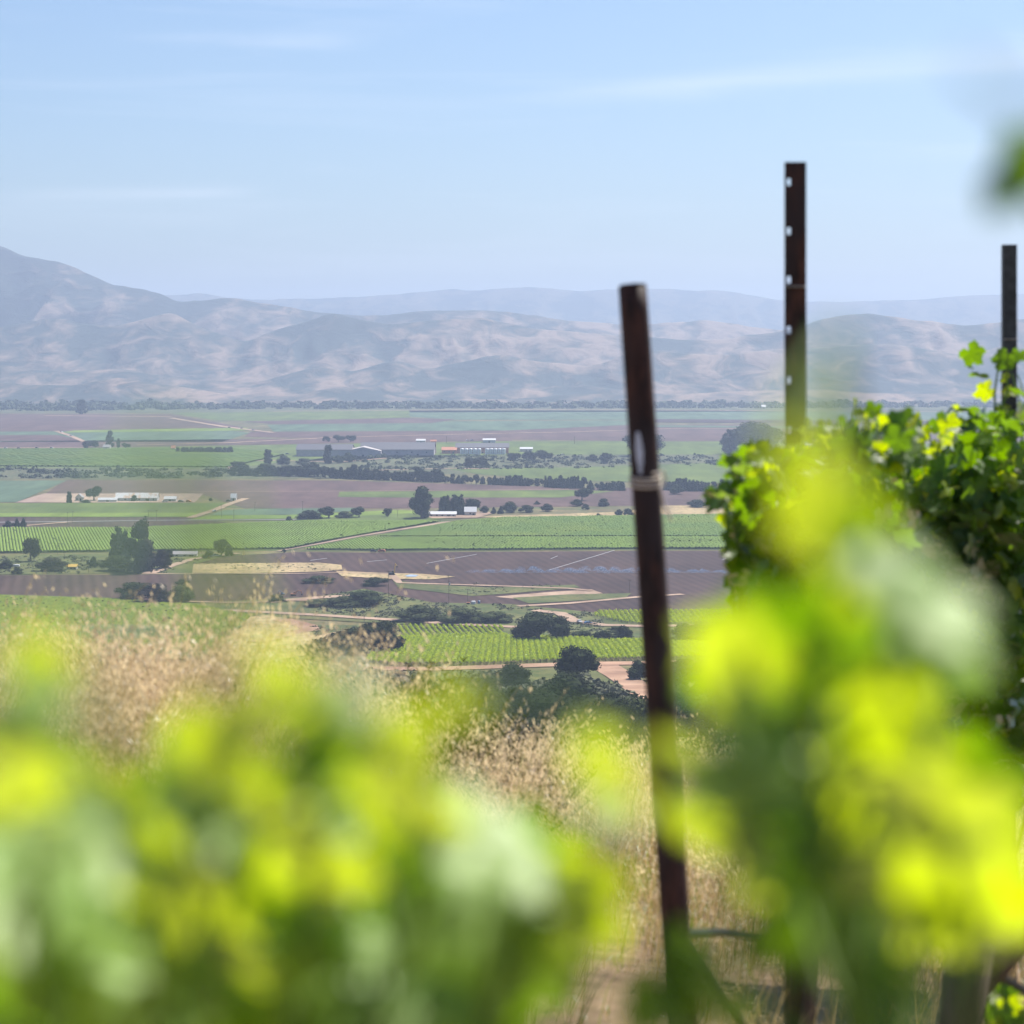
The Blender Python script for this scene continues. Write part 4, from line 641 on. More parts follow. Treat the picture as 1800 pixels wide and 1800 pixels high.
gable('hut', 127, 1001, 17, 5, 2.0, 1.3, 'small hut with a mustard yellow roof', 'cream', 'yellow', windows=1, cat='hut')
gable('house', 1342, 706+12, 7, 16, 4, 4, 'tiny white roof at the foot of the right hills', 'white', 'white', windows=0, cat='house')
gable('house', 305, 791, 7, 8, 3, 3, 'tiny red roofed house at the end of the far hedge', 'cream', 'tile', windows=0, cat='house')
gable('house', 188, 790, 12, 10, 3.5, 3, 'small roof tucked among the far left trees', 'cream', 'roof_grey', windows=0, cat='house')
gable('shed', 860, 778, 22, 14, 4, 2, 'pale shed on the far track above the tanks', 'white', 'white', windows=0, cat='shed')
gable('shed', 740, 779, 16, 12, 4, 2, 'pale shed on the far track above the long roof', 'cream', 'white', windows=0, cat='shed')
gable('greenhouse', 300, 881, 20, 9, 2.4, 2, 'small pale greenhouse right of the long barn', 'white', 'white', windows=0, cat='greenhouse')
gable('shed', 411, 880, 9, 7, 3, 3.5, 'tiny steep white shed at the top of the dirt road', 'white', 'white', windows=0, cat='shed')
# trailer at left edge
g = G(14, 999); rt = empty('trailer', g); tag(rt, 'long flat white trailer at the left edge', 'trailer'); MB().box((0, 0, 1.9), (15, 3, 1.3)).build('body', M['white'], rt)
for x in (-5, -3.8, 5): MB().tube([(x, -1.6, .5), (x, 1.6, .5)], .5, 12).build('wheel', M['tyre'], rt)
MB().box((0, 0, 1.1), (14, .5, .3)).build('chassis', M['dark'], rt)
# utility poles
def pole(px, py, h, label, arms=1, box=False):
    g = G(px, py); s = F/g.y; H = h/s; rt = empty('utility_pole', g, random.uniform(-.5, .5)); tag(rt, label, 'utility pole'); k = max(.16, .32/s)
    MB().tube([(0, 0, -.5), (0, 0, H)], [k, k*.75], 8).build('pole', M['wood'], rt)
    for i in range(arms):
        c = MB().box((0, 0, H*.96-i*1.1), (2.6, .14, .16)).build('crossarm', M['wood'], rt)
        ins = MB()
        for x in (-1.1, -.5, .5, 1.1): ins.tube([(x, 0, H*.96-i*1.1+.08), (x, 0, H*.96-i*1.1+.3)], .06, 6)
        ins.build('insulators', M['dark'], c)
    if box: MB().tube([(.45, 0, H*.66), (.45, 0, H*.66+1.6)], .42, 10).build('transformer', M['steel'], rt)
for a in [(475, 1087, 62, 'tall dark pole beside the sandy bend'), (683, 1052, 49, 'dark pole below the yellow excavator'), (789, 1066, 56, 'pole with a grey transformer by the white tank', 2, True), (822, 1062, 27, 'short thin pole beside the white tank'),
          (1107, 1043, 24, 'short pole left of the leaning post'), (119, 922, 22, 'left pole of the pair on the far road'), (128, 921, 23, 'right pole of the pair on the far road'), (261, 916, 20, 'thin pole above the twin palms'), (275, 917, 20, 'thin pole right of the twin palms'),
          (389, 909, 22, 'pole crossing the dirt road'), (411, 916, 20, 'pole right of the dirt road'), (448, 899, 16, 'thin pole at the teal strip'), (532, 898, 17, 'thin pole above the roadside clump'), (699, 909, 13, 'thin pole left of the big eucalyptus'),
          (101, 975, 16, 'short pole in the left vineyard edge'), (156, 1008, 30, 'pole with a box right of the yellow hut', 1, True), (113, 985, 14, 'pole near the lone left tree'), (354, 972, 14, 'thin pole left of the dense round tree'), (1205, 1262, 0, '')]:
    if a[2]: pole(*a)
pole(1010, 781, 14, 'far pole in the green field above the scrub'); pole(575+210, 779, 12, 'far pole behind the winery hall'); pole(640, 1095, 15, 'small post pole on the mound road', 0)
# water tank and blue tank by the poles
g = G(832, 1063); rt = empty('water_tank', g); tag(rt, 'short white water tank by the poles', 'tank'); MB().tube([(0, 0, 0), (0, 0, 2), (0, 0, 2.3)], [1.35, 1.35, .5], 16).build('body', M['white'], rt); MB().tube([(0, 0, 2.2), (0, 0, 2.5)], .25, 8).build('hatch', M['dark'], rt)
g = G(842, 1062); rt = empty('pump_tank', g); tag(rt, 'small blue pressure tank beside the white tank', 'tank'); MB().tube([(0, 0, .2), (0, 0, .5), (0, 0, 1.8), (0, 0, 2.1)], [.3, .7, .7, .3], 12).build('body', M['blue'], rt); MB().box((0, 0, .1), (1.2, 1.2, .3)).build('base', M['steel'], rt)
g = G(823, 1063); rt = empty('crate', g); tag(rt, 'dark pump box left of the white tank', 'box'); MB().box((0, 0, .6), (1.8, 1.4, 1.3)).build('body', M['dark'], rt); MB().box((0, 0, 1.3), (2, 1.6, .12)).build('lid', M['orange'], rt)
# vehicles
def car(px, py, rz, body, label, kind='car', group=None, scale=1.0):
    g = G(px, py); rt = empty('parked_' + kind, g+Vector((0, 0, .25)), rz, (scale,)*3); tag(rt, label, kind, group)
    if kind == 'truck': prof = [(-2.6, .45), (2.6, .45), (2.65, 1.0), (1.5, 1.12), (.9, 1.75), (-.3, 1.8), (-.45, 1.1), (-2.6, 1.1)]
    else: prof = [(-2.2, .4), (2.2, .4), (2.25, .9), (1.3, 1.02), (.7, 1.55), (-1.3, 1.6), (-2.15, 1.1)]
    MB().prism(prof, -.9, .9, axis='y').build('body', M[body], rt)
    for s in (-1, 1): MB().poly([(1.1, s*.91, 1.05), (.65, s*.91, 1.48), (-.2 if kind == 'truck' else -1.25, s*.91, 1.48), (-.3 if kind == 'truck' else -1.7, s*.91, 1.05)]).build('side_window', M['glass'], rt)
    for x in (-1.45, 1.45):
        for y in (-.85, .85):
            w = MB().tube([(x, y-.12, .36), (x, y+.12, .36)], .36, 12).build('wheel', M['tyre'], rt); MB().tube([(x, y-.13, .36), (x, y+.13, .36)], .18, 8).build('rim', M['steel'], w)
    for y in (-.6, .6): MB().box((2.24 if kind != 'truck' else 2.64, y, .75), (.06, .35, .18)).build('headlight', M['white'], rt)
    return rt
car(1019, 1096, 1.9, 'white', 'white pickup truck parked on the dirt road left of the blue car', 'truck'); car(1034, 1098, .4, 'blue', 'blue car parked on the dirt road beside the white pickup')
car(377, 900, 1.0, 'white', 'white car driving down the pale dirt road', 'car'); car(380, 979, .3, 'white', 'pale car parked by the dense round tree', 'car', scale=1.3)
car(671, 971, 3.0, 'orange', 'rusty red car at the edge of the plowed field', 'car', scale=1.2); car(656, 971, .1, 'dark', 'dark car behind the rusty red one', 'car')
for i, (x, y, c, lb) in enumerate([(10, 789, 'white', 'tiny pale car leftmost on the far left track'), (33, 789, 'dark', 'tiny dark car second on the far left track'), (65, 788.5, 'dark', 'tiny dark car third on the far left track'), (91, 788.5, 'white', 'tiny pale car fourth on the far left track'),
    (108, 760.5, 'white', 'tiny pale car at the top of the short diagonal track'), (125, 767, 'white', 'tiny pale car halfway down the short diagonal track'), (425, 754, 'dark', 'tiny dark car on the far diagonal track'), (403, 752.5, 'dark', 'tiny dark car higher on the far diagonal track'), (445, 757, 'white', 'tiny pale car low on the far diagonal track'),
    (822, 775, 'white', 'tiny white truck behind the solar roof'), (830, 775, 'blue', 'tiny blue truck behind the solar roof'), (290, 883, 'white', 'pale car beside the greenhouse'), (318, 883, 'dark', 'dark car right of the greenhouse'), (332, 883, 'orange', 'red car right of the greenhouse'), (402, 882, 'dark', 'dark car at the tiny steep shed'), (505, 799, 'blue', 'tiny blue car left of the first shed'), (990, 800, 'white', 'tiny pale car in the scrub track')]):
    car(x, y, random.uniform(-.4, .4), c, lb, scale=1.15)
def excavator(px, py, up, label, body, rz=0, sc=1.0):
    g = G(px, py); rt = empty('excavator', g+Vector((0, 0, .1)), rz, (sc,)*3); tag(rt, label, 'excavator')
    for y in (-1.1, 1.1): MB().prism([(-2, .15), (-1.7, 0), (1.7, 0), (2, .15), (2, .75), (1.7, .9), (-1.7, .9), (-2, .75)], y-.3, y+.3, axis='y').build('track', M['tyre'], rt)
    MB().box((-.3, 0, 1.5), (3.4, 2.4, 1.1)).build('body', M[body], rt); c = MB().box((.6, .7, 2.4), (1.4, 1.0, 1.2)).build('cab', M[body], rt); MB().box((.62, .7, 2.5), (1.45, 1.04, .7)).build('window', M['glass'], c)
    if up: pts = [(1.3, 0, 1.8), (1.9, 0, 5.2), (2.2, 0, 7.6), (3.2, 0, 6.0)]
    else: pts = [(1.3, 0, 1.8), (3.2, 0, 4.2), (5.6, 0, 3.8), (6.2, 0, 1.6)]
    a = MB().tube(pts[:3], [.38, .32, .25], 6).build('boom', M[body if not up else 'yellow'], rt); MB().tube(pts[2:], [.25, .2], 6).build('stick', M['yellow' if up else body], a); p = Vector(pts[3]); MB().prism([(p.x-.5, p.z), (p.x+.4, p.z+.1), (p.x+.5, p.z-.6), (p.x, p.z-.9), (p.x-.6, p.z-.5)], -.5, .5, axis='y').build('bucket', M['dark'], a)
excavator(689, 1012, True, 'excavator with its yellow boom raised by the small pond', 'dark', .2); excavator(516, 1048, False, 'orange excavator reaching right by the left pole', 'orange', 0, .8); excavator(497, 1046, False, 'blue and orange digger behind the orange excavator', 'blue', 2.6, .55)
# sprinklers: heads on risers with a fan of spray
M['spray'] = newmat('spray')[0]; n = M['spray'].node_tree.nodes; l = M['spray'].node_tree.links; b = n['Principled BSDF']; b.inputs['Base Color'].default_value = (.82, .88, 1, 1); b.inputs['Roughness'].default_value = .9
zt = n.new('ShaderNodeTexNoise'); zt.inputs['Scale'].default_value = 1.6; zt.inputs['Detail'].default_value = 4; tcn = n.new('ShaderNodeTexCoord'); l.new(tcn.outputs['Object'], zt.inputs[0]); rr = n.new('ShaderNodeValToRGB'); rr.color_ramp.elements[0].position = .38; rr.color_ramp.elements[1].position = .75; rr.color_ramp.elements[1].color = (.4, .4, .4, 1); l.new(zt.outputs[0], rr.inputs[0]); l.new(rr.outputs[0], b.inputs['Alpha'])
def spray_mesh(seed):
    r = random.Random(seed); V, Q = [], []
    for k in range(90):
        a = r.choice((0, 3.14, .5))+r.gauss(0, .22); L_ = r.uniform(4, 12); H = r.uniform(1.2, 3.6); dr = Vector((math.cos(a), math.sin(a), 0)); pv_ = None
        for i in range(6):
            t = i/5; p = dr*L_*t+Vector((0, 0, .9+H*4*t*(1-t)*.9-.9*t*t)); w = .03+.25*t; b = len(V); V += [tuple(p-Vector((0, 0, w))), tuple(p+Vector((0, 0, w)))]
            if i: Q.append((b-2, b, b+1, b-1))
    me = bpy.data.meshes.new('spray'); me.from_pydata(V, [], Q); me.materials.append(M['spray']); return me
SPR = [spray_mesh(i) for i in range(4)]
for i in range(18):
    px = 850+27*i+random.uniform(-6, 6)
    if i == 0 or True:
        g = G(px, 1007.5-.2*(i % 3)); rt = empty('sprinkler', g); tag(rt, 'field sprinkler throwing white spray over the dark plowed soil', 'sprinkler', 'sprinklers in a line across the plowed field'); rt.rotation_euler.z = random.uniform(-.5, .5)
        MB().tube([(0, 0, 0), (0, 0, .9)], .04, 6).build('riser', M['steel'], rt); sp_ = link('spray', SPR[i % 4], None, rt); sp_.scale = (random.uniform(.6, 1.2), 1, random.uniform(.5, 1.4))
pm = MB(); a = G(840, 1007.5); b2 = G(1330, 1007); pm.tube([a+Vector((0, 0, .35)), b2+Vector((0, 0, .35))], .07, 6); tag(pm.build('irrigation_pipe', M['steel']), 'thin irrigation pipe feeding the line of sprinklers', 'pipe')
for i, (p, q) in enumerate([((645, 988), (680, 985)), ((750, 991), (838, 975)), ((980, 978), (968, 983)), ((965, 1003), (1080, 968)), ((1270, 985), (1300, 972)), ((545, 986), (575, 982))]):
    a = G(*p); c = G(*q); pm = MB(); pm.tube([a+Vector((0, 0, .3)), c+Vector((0, 0, .3))], .14, 5); tag(pm.build('irrigation_pipe', M['white']), ['short pale pipe left in the plowed field', 'long pale pipe left of centre in the plowed field', 'tiny pale pipe in the middle of the plowed field', 'long pale pipe beside the leaning post', 'pale pipe near the vine canopy', 'pale pipe near the tan bank'][i], 'pipe')

# ---------------------------------------------------------------- foreground: grasses
M['straw'] = leafmat('straw', (.60, .44, .23), (.62, .46, .20), (.42, .28, .14), .4, 0, .7, 1.5, .1)
M['oat'] = leafmat('oat', (.90, .72, .48), (.94, .76, .46), (.66, .50, .30), .45, 0, .6, 1.2, .2)
M['green_blade'] = leafmat('green_blade', (.16, .20, .05), (.30, .34, .05), (.24, .24, .08), .4, 0, .6, 2, .2)
def hit(px, py): return G(px, py)
def oats(n, sampler, hmin, hmax, green, heads, seed, name, label, wind=(.25, .05)):
    r = np.random.default_rng(seed); V, Q, MI = [], [], []
    def quad(a, b, c, d, m): k = len(V); V.extend((a, b, c, d)); Q.append((k, k+1, k+2, k+3)); MI.append(m)
    for i in range(n):
        x, y = sampler(r); z = terr(x, y)-.02; h = r.uniform(hmin, hmax)*(.95+.35*mn.noise(Vector((x*1.6, y*1.1, seed)))); ln = np.array([wind[0]+r.normal(0, .16), wind[1]+r.normal(0, .16), 0])*h; a = r.uniform(0, math.pi); sd = np.array([math.cos(a), math.sin(a), 0]); g = r.random() < green
        base = np.array([x, y, z]); pts = [base+ln*t*t+np.array([0, 0, h*t*(1-.08*t)]) for t in (0, .35, .7, 1)]; ms = 2 if g else 0
        for k in range(3): w0, w1 = .0022*(1-.25*k), .0022*(1-.25*(k+1)); quad(pts[k]-sd*w0, pts[k]+sd*w0, pts[k+1]+sd*w1, pts[k+1]-sd*w1, ms)
        for k in range(3):      # blades
            a2 = r.uniform(0, 6.28); dr = np.array([math.cos(a2), math.sin(a2), 0]); s2 = np.array([-dr[1], dr[0], 0]); L_ = r.uniform(.12, .32)*h; t0 = r.uniform(0, .45); p = base+ln*t0*t0+np.array([0, 0, h*t0]); q = p+dr*L_*.5+np.array([0, 0, L_*.8]); e = p+dr*L_*1.1+np.array([0, 0, L_*.7]); w = r.uniform(.001, .0024)
            quad(p-s2*w, p+s2*w, q+s2*w*.8, q-s2*w*.8, ms); quad(q-s2*w*.8, q+s2*w*.8, e+s2*.0005, e-s2*.0005, ms)
        if heads:
            m = int(r.uniform(9, 24))
            for k in range(m):
                t = r.uniform(.58, 1.02); p = base+ln*t*t+np.array([0, 0, h*t*(1-.08*t)]); a3 = r.uniform(0, 6.28); rr_ = r.uniform(.015, .065)*(1.35-t)*1.6; c = p+np.array([math.cos(a3)*rr_+ln[0]*.05, math.sin(a3)*rr_, -rr_*.3]); L_ = r.uniform(.009, .016); w = r.uniform(.0026, .0048)
                ax = np.array([r.normal(0, .45)+.2, r.normal(0, .4), -1]); ax /= np.linalg.norm(ax); s3 = np.cross(ax, [math.cos(a3*3), math.sin(a3*3), .2]); s3 /= np.linalg.norm(s3)
                quad(c-ax*L_, c+s3*w, c+ax*L_, c-s3*w, 1)
    o = npmesh(name, np.array(V), Q, [M['straw'], M['oat'], M['green_blade']], None, MI); tag(o, label, 'grass', kind='stuff'); return o
def samp(px0, px1, d0, d1, keep=None):
    def f(r):
        while True:
            d = math.sqrt(r.uniform(d0*d0, d1*d1)); px = r.uniform(px0, px1); x = (px-900)/F*d
            if keep is None or r.random() < keep(px, d): return x, d
    return f
def path(px, d): x = (px-900)/F*d; return .5 if abs(x-.16-.02*(d-5)) < .35 and d < 8 else 1
oats(6500, samp(-100, 560, 7.0, 13.5), .75, 1.18, .12, True, 1, 'wild_oat_grass', 'thick bank of golden wild oats at left')
oats(2600, samp(420, 960, 8.5, 15.5), .5, .95, .35, True, 2, 'wild_oat_grass', 'mixed green and dry oats in the middle')
oats(2300, samp(850, 1190, 11, 17), .6, 1.0, .18, True, 3, 'wild_oat_grass', 'pale oat heads rising before the dark ravine')
oats(1500, samp(1130, 1900, 7.5, 17), .4, .75, .30, True, 4, 'wild_oat_grass', 'thin dry oats under the right vines')
oats(5200, samp(-150, 1950, 4.2, 12, path), .10, .38, .25, False, 5, 'short_grass', 'short dry grass and litter on the hillside')
# feathery dark weeds
M['weed'] = leafmat('weed', (.06, .07, .03), (.07, .08, .02), (.035, .045, .02), .3, 0, .6, 6, 0)
def weed(px, py_top, d, w, label):
    x = (px-900)/F*d; z = terr(x, d); H = CAMZ-(py_top-HZ)/F*d-z; rt = empty('feathery_weed', (x, d, z)); tag(rt, label, 'weed'); r = random.Random(px); st, lf = MB(), ([], [])
    for i in range(int(30*w)):
        a = r.uniform(0, 6.28); sp = r.uniform(.05, .28)*w; tip = Vector((math.cos(a)*sp+.12, math.sin(a)*sp, H*r.uniform(.65, 1.0))); mid = Vector((tip.x*.35, tip.y*.35, tip.z*.55)); st.tube([(0, 0, 0), mid, tip], [.004, .003, .001], 4, False)
        for k in range(60):
            t = r.uniform(.3, 1); p = (mid*(2*t) if t < .5 else mid.lerp(tip, 2*t-1)); dr = Vector((r.gauss(0, 1), r.gauss(0, 1), r.uniform(.4, 1.6))).normalized()*r.uniform(.025, .06); s = dr.cross(Vector((r.gauss(0, 1), r.gauss(0, 1), 0))).normalized()*.004; b = len(lf[0]); lf[0].extend([p-s, p+s, p+dr]); lf[1].append((b, b+1, b+2))
    st.build('stems', M['weed'], rt); mesh('foliage', lf[0], lf[1], M['weed'], rt)
for a in [(640, 1175, 12, 1.6, 'dark feathery weed at the left of the oat gap'), (690, 1160, 12.6, 1.7, 'tallest dark feathery weed beside the dark scrub'), (745, 1175, 12, 1.6, 'dark feathery weed left of the ravine mouth'), (800, 1215, 12, 1.4, 'feathery weed before the grey ravine shrub'), (860, 1255, 11.5, 1.5, 'leaning feathery weed left of the pale oats'), (905, 1330, 11, 1.3, 'low feathery weed among the orange oats'), (560, 1190, 11, 1.3, 'feathery weed behind the pale young leaf'), (330, 1195, 9, .5, 'small upright green weed in the left oats')]: weed(*a)

# ---------------------------------------------------------------- foreground: grapevines
M['leaf_young'] = leafmat('leaf_young', (.10, .24, .005), (.54, .66, .0), (.18, .32, .02), .74, .02, .5, 25, .25)
M['leaf_sheen'] = leafmat('leaf_sheen', (.22, .38, .05), (.50, .68, .02), (.34, .49, .14), .34, .025, .5, 18, .35)  # paler leaf copy: sun sheen on near leaves put into the colour
M['leaf_mature_shade'] = leafmat('leaf_mature_shade', (.035, .09, .015), (.24, .44, .0), (.05, .12, .012), .55, .015, .45, 25, .3)  # mature leaf; its darker colour also paints shade on near leaves
M['cane'] = noisemat('cane', (.08, .17, .02), (.14, .22, .03), 30, .7); M['vine_bark'] = noisemat('vine_bark', (.045, .032, .025), (.14, .10, .075), 25, .95, stretch=(1, 1, .15), bump=.004)
M['rust'] = noisemat('rust', (.008, .005, .005), (.085, .032, .02), 28, .75, stretch=(1, 1, .35), spec=.35, c3=(.035, .022, .022), s3=9, bump=.001); M['grey_steel'] = noisemat('grey_steel', (.03, .033, .036), (.06, .065, .07), 30, .6, spec=.4)
M['wire'] = plain('wire', (.35, .34, .33), .4, metal=.7); M['hose'] = plain('hose', (.02, .022, .025), .5); M['twine'] = plain('twine', (.55, .48, .40), .8, scale=60); M['paint'] = plain('paint', (.55, .58, .66), .6, scale=40, var=.2)
RAD = []
for k in range(30):
    a = 2*math.pi*k/30; lobe = max(math.exp(-((math.atan2(math.sin(a-c), math.cos(a-c)))/w)**2)*h for c, w, h in ((math.pi/2, .42, 1.0), (math.pi/2-1.05, .42, .86), (math.pi/2+1.05, .42, .86), (math.pi/2-2.15, .40, .66), (math.pi/2+2.15, .40, .66)))
    RAD.append((a, (.60+.40*lobe)*(1+.07*(-1)**k)*(0.45 if abs(math.atan2(math.sin(a+math.pi/2), math.cos(a+math.pi/2))) < .25 else 1)))
def leaf_verts(c, nrm, up, size, r, fold=.25):
    """a five-lobed toothed leaf: centre, normal, direction of its tip, half length"""
    nrm = nrm.normalized(); u = (up-nrm*up.dot(nrm)).normalized() if (up-nrm*up.dot(nrm)).length > 1e-3 else nrm.orthogonal().normalized(); s = u.cross(nrm); V = [c-nrm*size*.10]; V2 = []
    cv = r.uniform(-.25, .35)
    for k, (a, q) in enumerate(RAD):
        x, y = q*math.cos(a), q*math.sin(a); z = -fold*abs(x)+cv*(x*x+y*y)*.5+.06*math.sin(5*a+c.x*70); V.append(c+(s*x+u*y+nrm*z)*size)
        V2.append(c+(s*x*.5+u*y*.5+nrm*(-fold*abs(x)*.5+.02*math.sin(7*a)))*size)
    return V+V2
def leaf_faces(b, n=30):
    f = []
    for k in range(n): k2 = (k+1) % n; f.append((b, b+1+n+k, b+1+n+k2)); f.append((b+1+n+k, b+1+k, b+1+k2)); f.append((b+1+n+k, b+1+k2, b+1+n+k2))
    return f
class Foliage:
    def __init__(s): s.v = []; s.f = []; s.m = []; s.pet = MB()
    def leaf(s, c, n, up, size, m, r, stem=None, fold=.25):
        b = len(s.v); s.v += leaf_verts(c, n, up, size, r, fold); ff = leaf_faces(b); s.f += ff; s.m += [m]*len(ff)
        if stem is not None: mid = (c+stem)/2+Vector((0, 0, .15*(c-stem).length)); s.pet.tube([stem, mid, c-up.normalized()*size*.2], [.0016, .0013, .001], 5, False)
    def build(s, rt, off):
        o = npmesh('foliage', np.array([tuple(v-off) for v in s.v]), s.f, [M['leaf_young'], M['leaf_mature_shade'], M['leaf_sheen']], rt, s.m); o.data.polygons.foreach_set('use_smooth', [True]*len(o.data.polygons))
        if s.pet.v: s.pet.v = [v-off for v in s.pet.v]; s.pet.build('leaf_stalks', M['cane'], rt)
HALF = (S+Vector((0, -1, 0))).normalized()
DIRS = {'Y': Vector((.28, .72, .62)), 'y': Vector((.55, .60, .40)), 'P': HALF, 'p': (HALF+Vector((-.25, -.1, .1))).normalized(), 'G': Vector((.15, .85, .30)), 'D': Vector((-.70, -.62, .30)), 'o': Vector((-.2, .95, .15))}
def near_vine(name_label, leaves, root, seed, shoots):
    """vine close to the lens: every leaf has a place, a facing and a size; stalks join them to the shoots"""
    r = random.Random(seed); rt = empty('grapevine', root); tag(rt, name_label, 'grapevine'); off = Vector(root); fo = Foliage(); sm = MB(); chains = []
    for sh in shoots:
        pts = [P(*q) for q in sh]; chains += [a.lerp(b, t/5) for a, b in zip(pts, pts[1:]) for t in range(6)]; sm.tube([p-off for p in pts], [.0028-(.0016*i/(len(pts)-1)) for i in range(len(pts))], 8)
    for (px, py, rp, k, d) in leaves:
        c = P(px, py, d); n = DIRS[k]+Vector((r.gauss(0, .10), r.gauss(0, .10), r.gauss(0, .10))); size = rp*d/F*2.15
        up = Vector((r.uniform(-.8, .8), -.2, r.uniform(-1, .6))); stem = min(chains, key=lambda q: (q-c).length)
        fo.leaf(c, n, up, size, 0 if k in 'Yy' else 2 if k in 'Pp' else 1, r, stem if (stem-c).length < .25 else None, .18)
    fo.build(rt, off); sm.v += fo.pet.v if False else []; sm.build('shoots', M['cane'], rt); MB().tube([Vector((0, 0, -.0)), Vector((.02, .02, .35)), Vector((0, .05, .8))], [.035, .03, .022], 9).build('trunk', M['vine_bark'], rt); return rt
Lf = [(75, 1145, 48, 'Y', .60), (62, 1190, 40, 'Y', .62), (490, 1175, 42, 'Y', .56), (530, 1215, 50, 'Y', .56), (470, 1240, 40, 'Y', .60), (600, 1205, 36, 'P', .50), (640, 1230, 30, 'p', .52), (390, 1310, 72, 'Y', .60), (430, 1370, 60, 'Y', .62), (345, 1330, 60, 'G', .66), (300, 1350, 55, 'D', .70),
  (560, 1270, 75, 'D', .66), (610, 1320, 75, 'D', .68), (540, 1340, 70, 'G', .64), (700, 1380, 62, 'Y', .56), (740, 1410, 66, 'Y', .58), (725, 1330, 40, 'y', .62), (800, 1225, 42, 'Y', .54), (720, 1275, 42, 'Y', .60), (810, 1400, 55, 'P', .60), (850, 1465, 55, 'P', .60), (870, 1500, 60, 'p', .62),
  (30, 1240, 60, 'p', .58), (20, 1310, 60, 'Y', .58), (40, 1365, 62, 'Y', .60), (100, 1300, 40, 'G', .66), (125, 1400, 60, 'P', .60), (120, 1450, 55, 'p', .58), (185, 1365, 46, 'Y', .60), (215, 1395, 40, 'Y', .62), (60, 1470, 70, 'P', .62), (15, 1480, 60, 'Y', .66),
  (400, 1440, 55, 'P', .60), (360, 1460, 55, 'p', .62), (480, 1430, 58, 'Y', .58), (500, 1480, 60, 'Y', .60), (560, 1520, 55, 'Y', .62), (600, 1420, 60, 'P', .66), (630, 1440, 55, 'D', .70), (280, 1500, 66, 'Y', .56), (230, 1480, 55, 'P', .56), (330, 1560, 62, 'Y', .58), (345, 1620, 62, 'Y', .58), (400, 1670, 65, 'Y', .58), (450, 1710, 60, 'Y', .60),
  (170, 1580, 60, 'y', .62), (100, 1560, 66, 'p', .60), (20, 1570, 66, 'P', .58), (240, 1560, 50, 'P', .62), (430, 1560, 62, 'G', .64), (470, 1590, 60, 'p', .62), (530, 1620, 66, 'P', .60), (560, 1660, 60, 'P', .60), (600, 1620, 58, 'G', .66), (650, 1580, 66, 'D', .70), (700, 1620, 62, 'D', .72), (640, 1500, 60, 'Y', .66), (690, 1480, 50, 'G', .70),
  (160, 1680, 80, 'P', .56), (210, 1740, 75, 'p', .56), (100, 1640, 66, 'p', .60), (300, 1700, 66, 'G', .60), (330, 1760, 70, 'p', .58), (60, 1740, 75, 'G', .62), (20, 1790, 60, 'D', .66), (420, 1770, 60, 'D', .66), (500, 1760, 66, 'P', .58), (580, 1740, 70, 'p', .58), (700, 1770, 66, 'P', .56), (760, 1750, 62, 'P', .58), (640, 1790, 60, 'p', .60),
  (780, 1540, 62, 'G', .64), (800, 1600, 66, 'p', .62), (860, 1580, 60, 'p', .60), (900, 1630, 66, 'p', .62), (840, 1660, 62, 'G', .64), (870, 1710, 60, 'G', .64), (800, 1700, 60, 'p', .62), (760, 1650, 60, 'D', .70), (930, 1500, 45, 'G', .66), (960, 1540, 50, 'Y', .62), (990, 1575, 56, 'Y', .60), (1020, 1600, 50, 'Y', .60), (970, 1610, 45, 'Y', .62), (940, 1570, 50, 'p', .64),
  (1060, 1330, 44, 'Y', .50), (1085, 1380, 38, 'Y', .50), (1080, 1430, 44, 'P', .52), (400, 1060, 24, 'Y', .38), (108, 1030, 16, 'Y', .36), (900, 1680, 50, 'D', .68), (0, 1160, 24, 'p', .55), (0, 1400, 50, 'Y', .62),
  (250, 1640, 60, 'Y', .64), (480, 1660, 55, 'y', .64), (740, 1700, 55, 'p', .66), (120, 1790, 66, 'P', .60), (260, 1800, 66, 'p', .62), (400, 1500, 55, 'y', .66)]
Lf = [(a, b, c*(.80 if b < 1460 else 1.12), k, d+(b-1400)*(.00036 if b < 1400 else .00055)) for a, b, c, k, d in Lf]
rf_ = random.Random(77)
for i in range(130):
    px = rf_.uniform(-60, 860); lim = 1420+ (60 if px < 600 else 60+(px-600)*.45); py = rf_.uniform(lim, 1900)
    if inside((px, py), [(930, 1400), (1000, 1400), (1000, 1900), (905, 1900)]): continue
    Lf.append((px, py, rf_.uniform(46, 76), rf_.choice('YYGGGGD'), rf_.uniform(1.0, 1.2)))
for i in range(230): Lf.append((rf_.uniform(-80, 800), rf_.uniform(1500, 1950), rf_.uniform(60, 90), rf_.choice('GGGDo'), rf_.uniform(1.3, 1.55)))
near_vine('blurred near vine whose yellow green leaves fill the lower left', Lf, (-.10, .85, 148.45), 11,
  [[(300, 2300, .7), (330, 1900, .66), (380, 1640, .64), (420, 1440, .63), (400, 1330, .62)], [(500, 2300, .72), (640, 1900, .68), (720, 1650, .66), (740, 1450, .62), (800, 1240, .56)], [(100, 2300, .7), (80, 1800, .64), (60, 1500, .62), (70, 1170, .61)], [(800, 2200, .7), (860, 1800, .66), (900, 1600, .64), (1000, 1570, .62)], [(500, 1900, .66), (560, 1500, .64), (560, 1300, .62), (520, 1190, .57)], [(900, 2000, .56), (1040, 1700, .54), (1080, 1400, .52), (1055, 1310, .51)], [(200, 2000, .6), (330, 1500, .45), (395, 1080, .39)]])
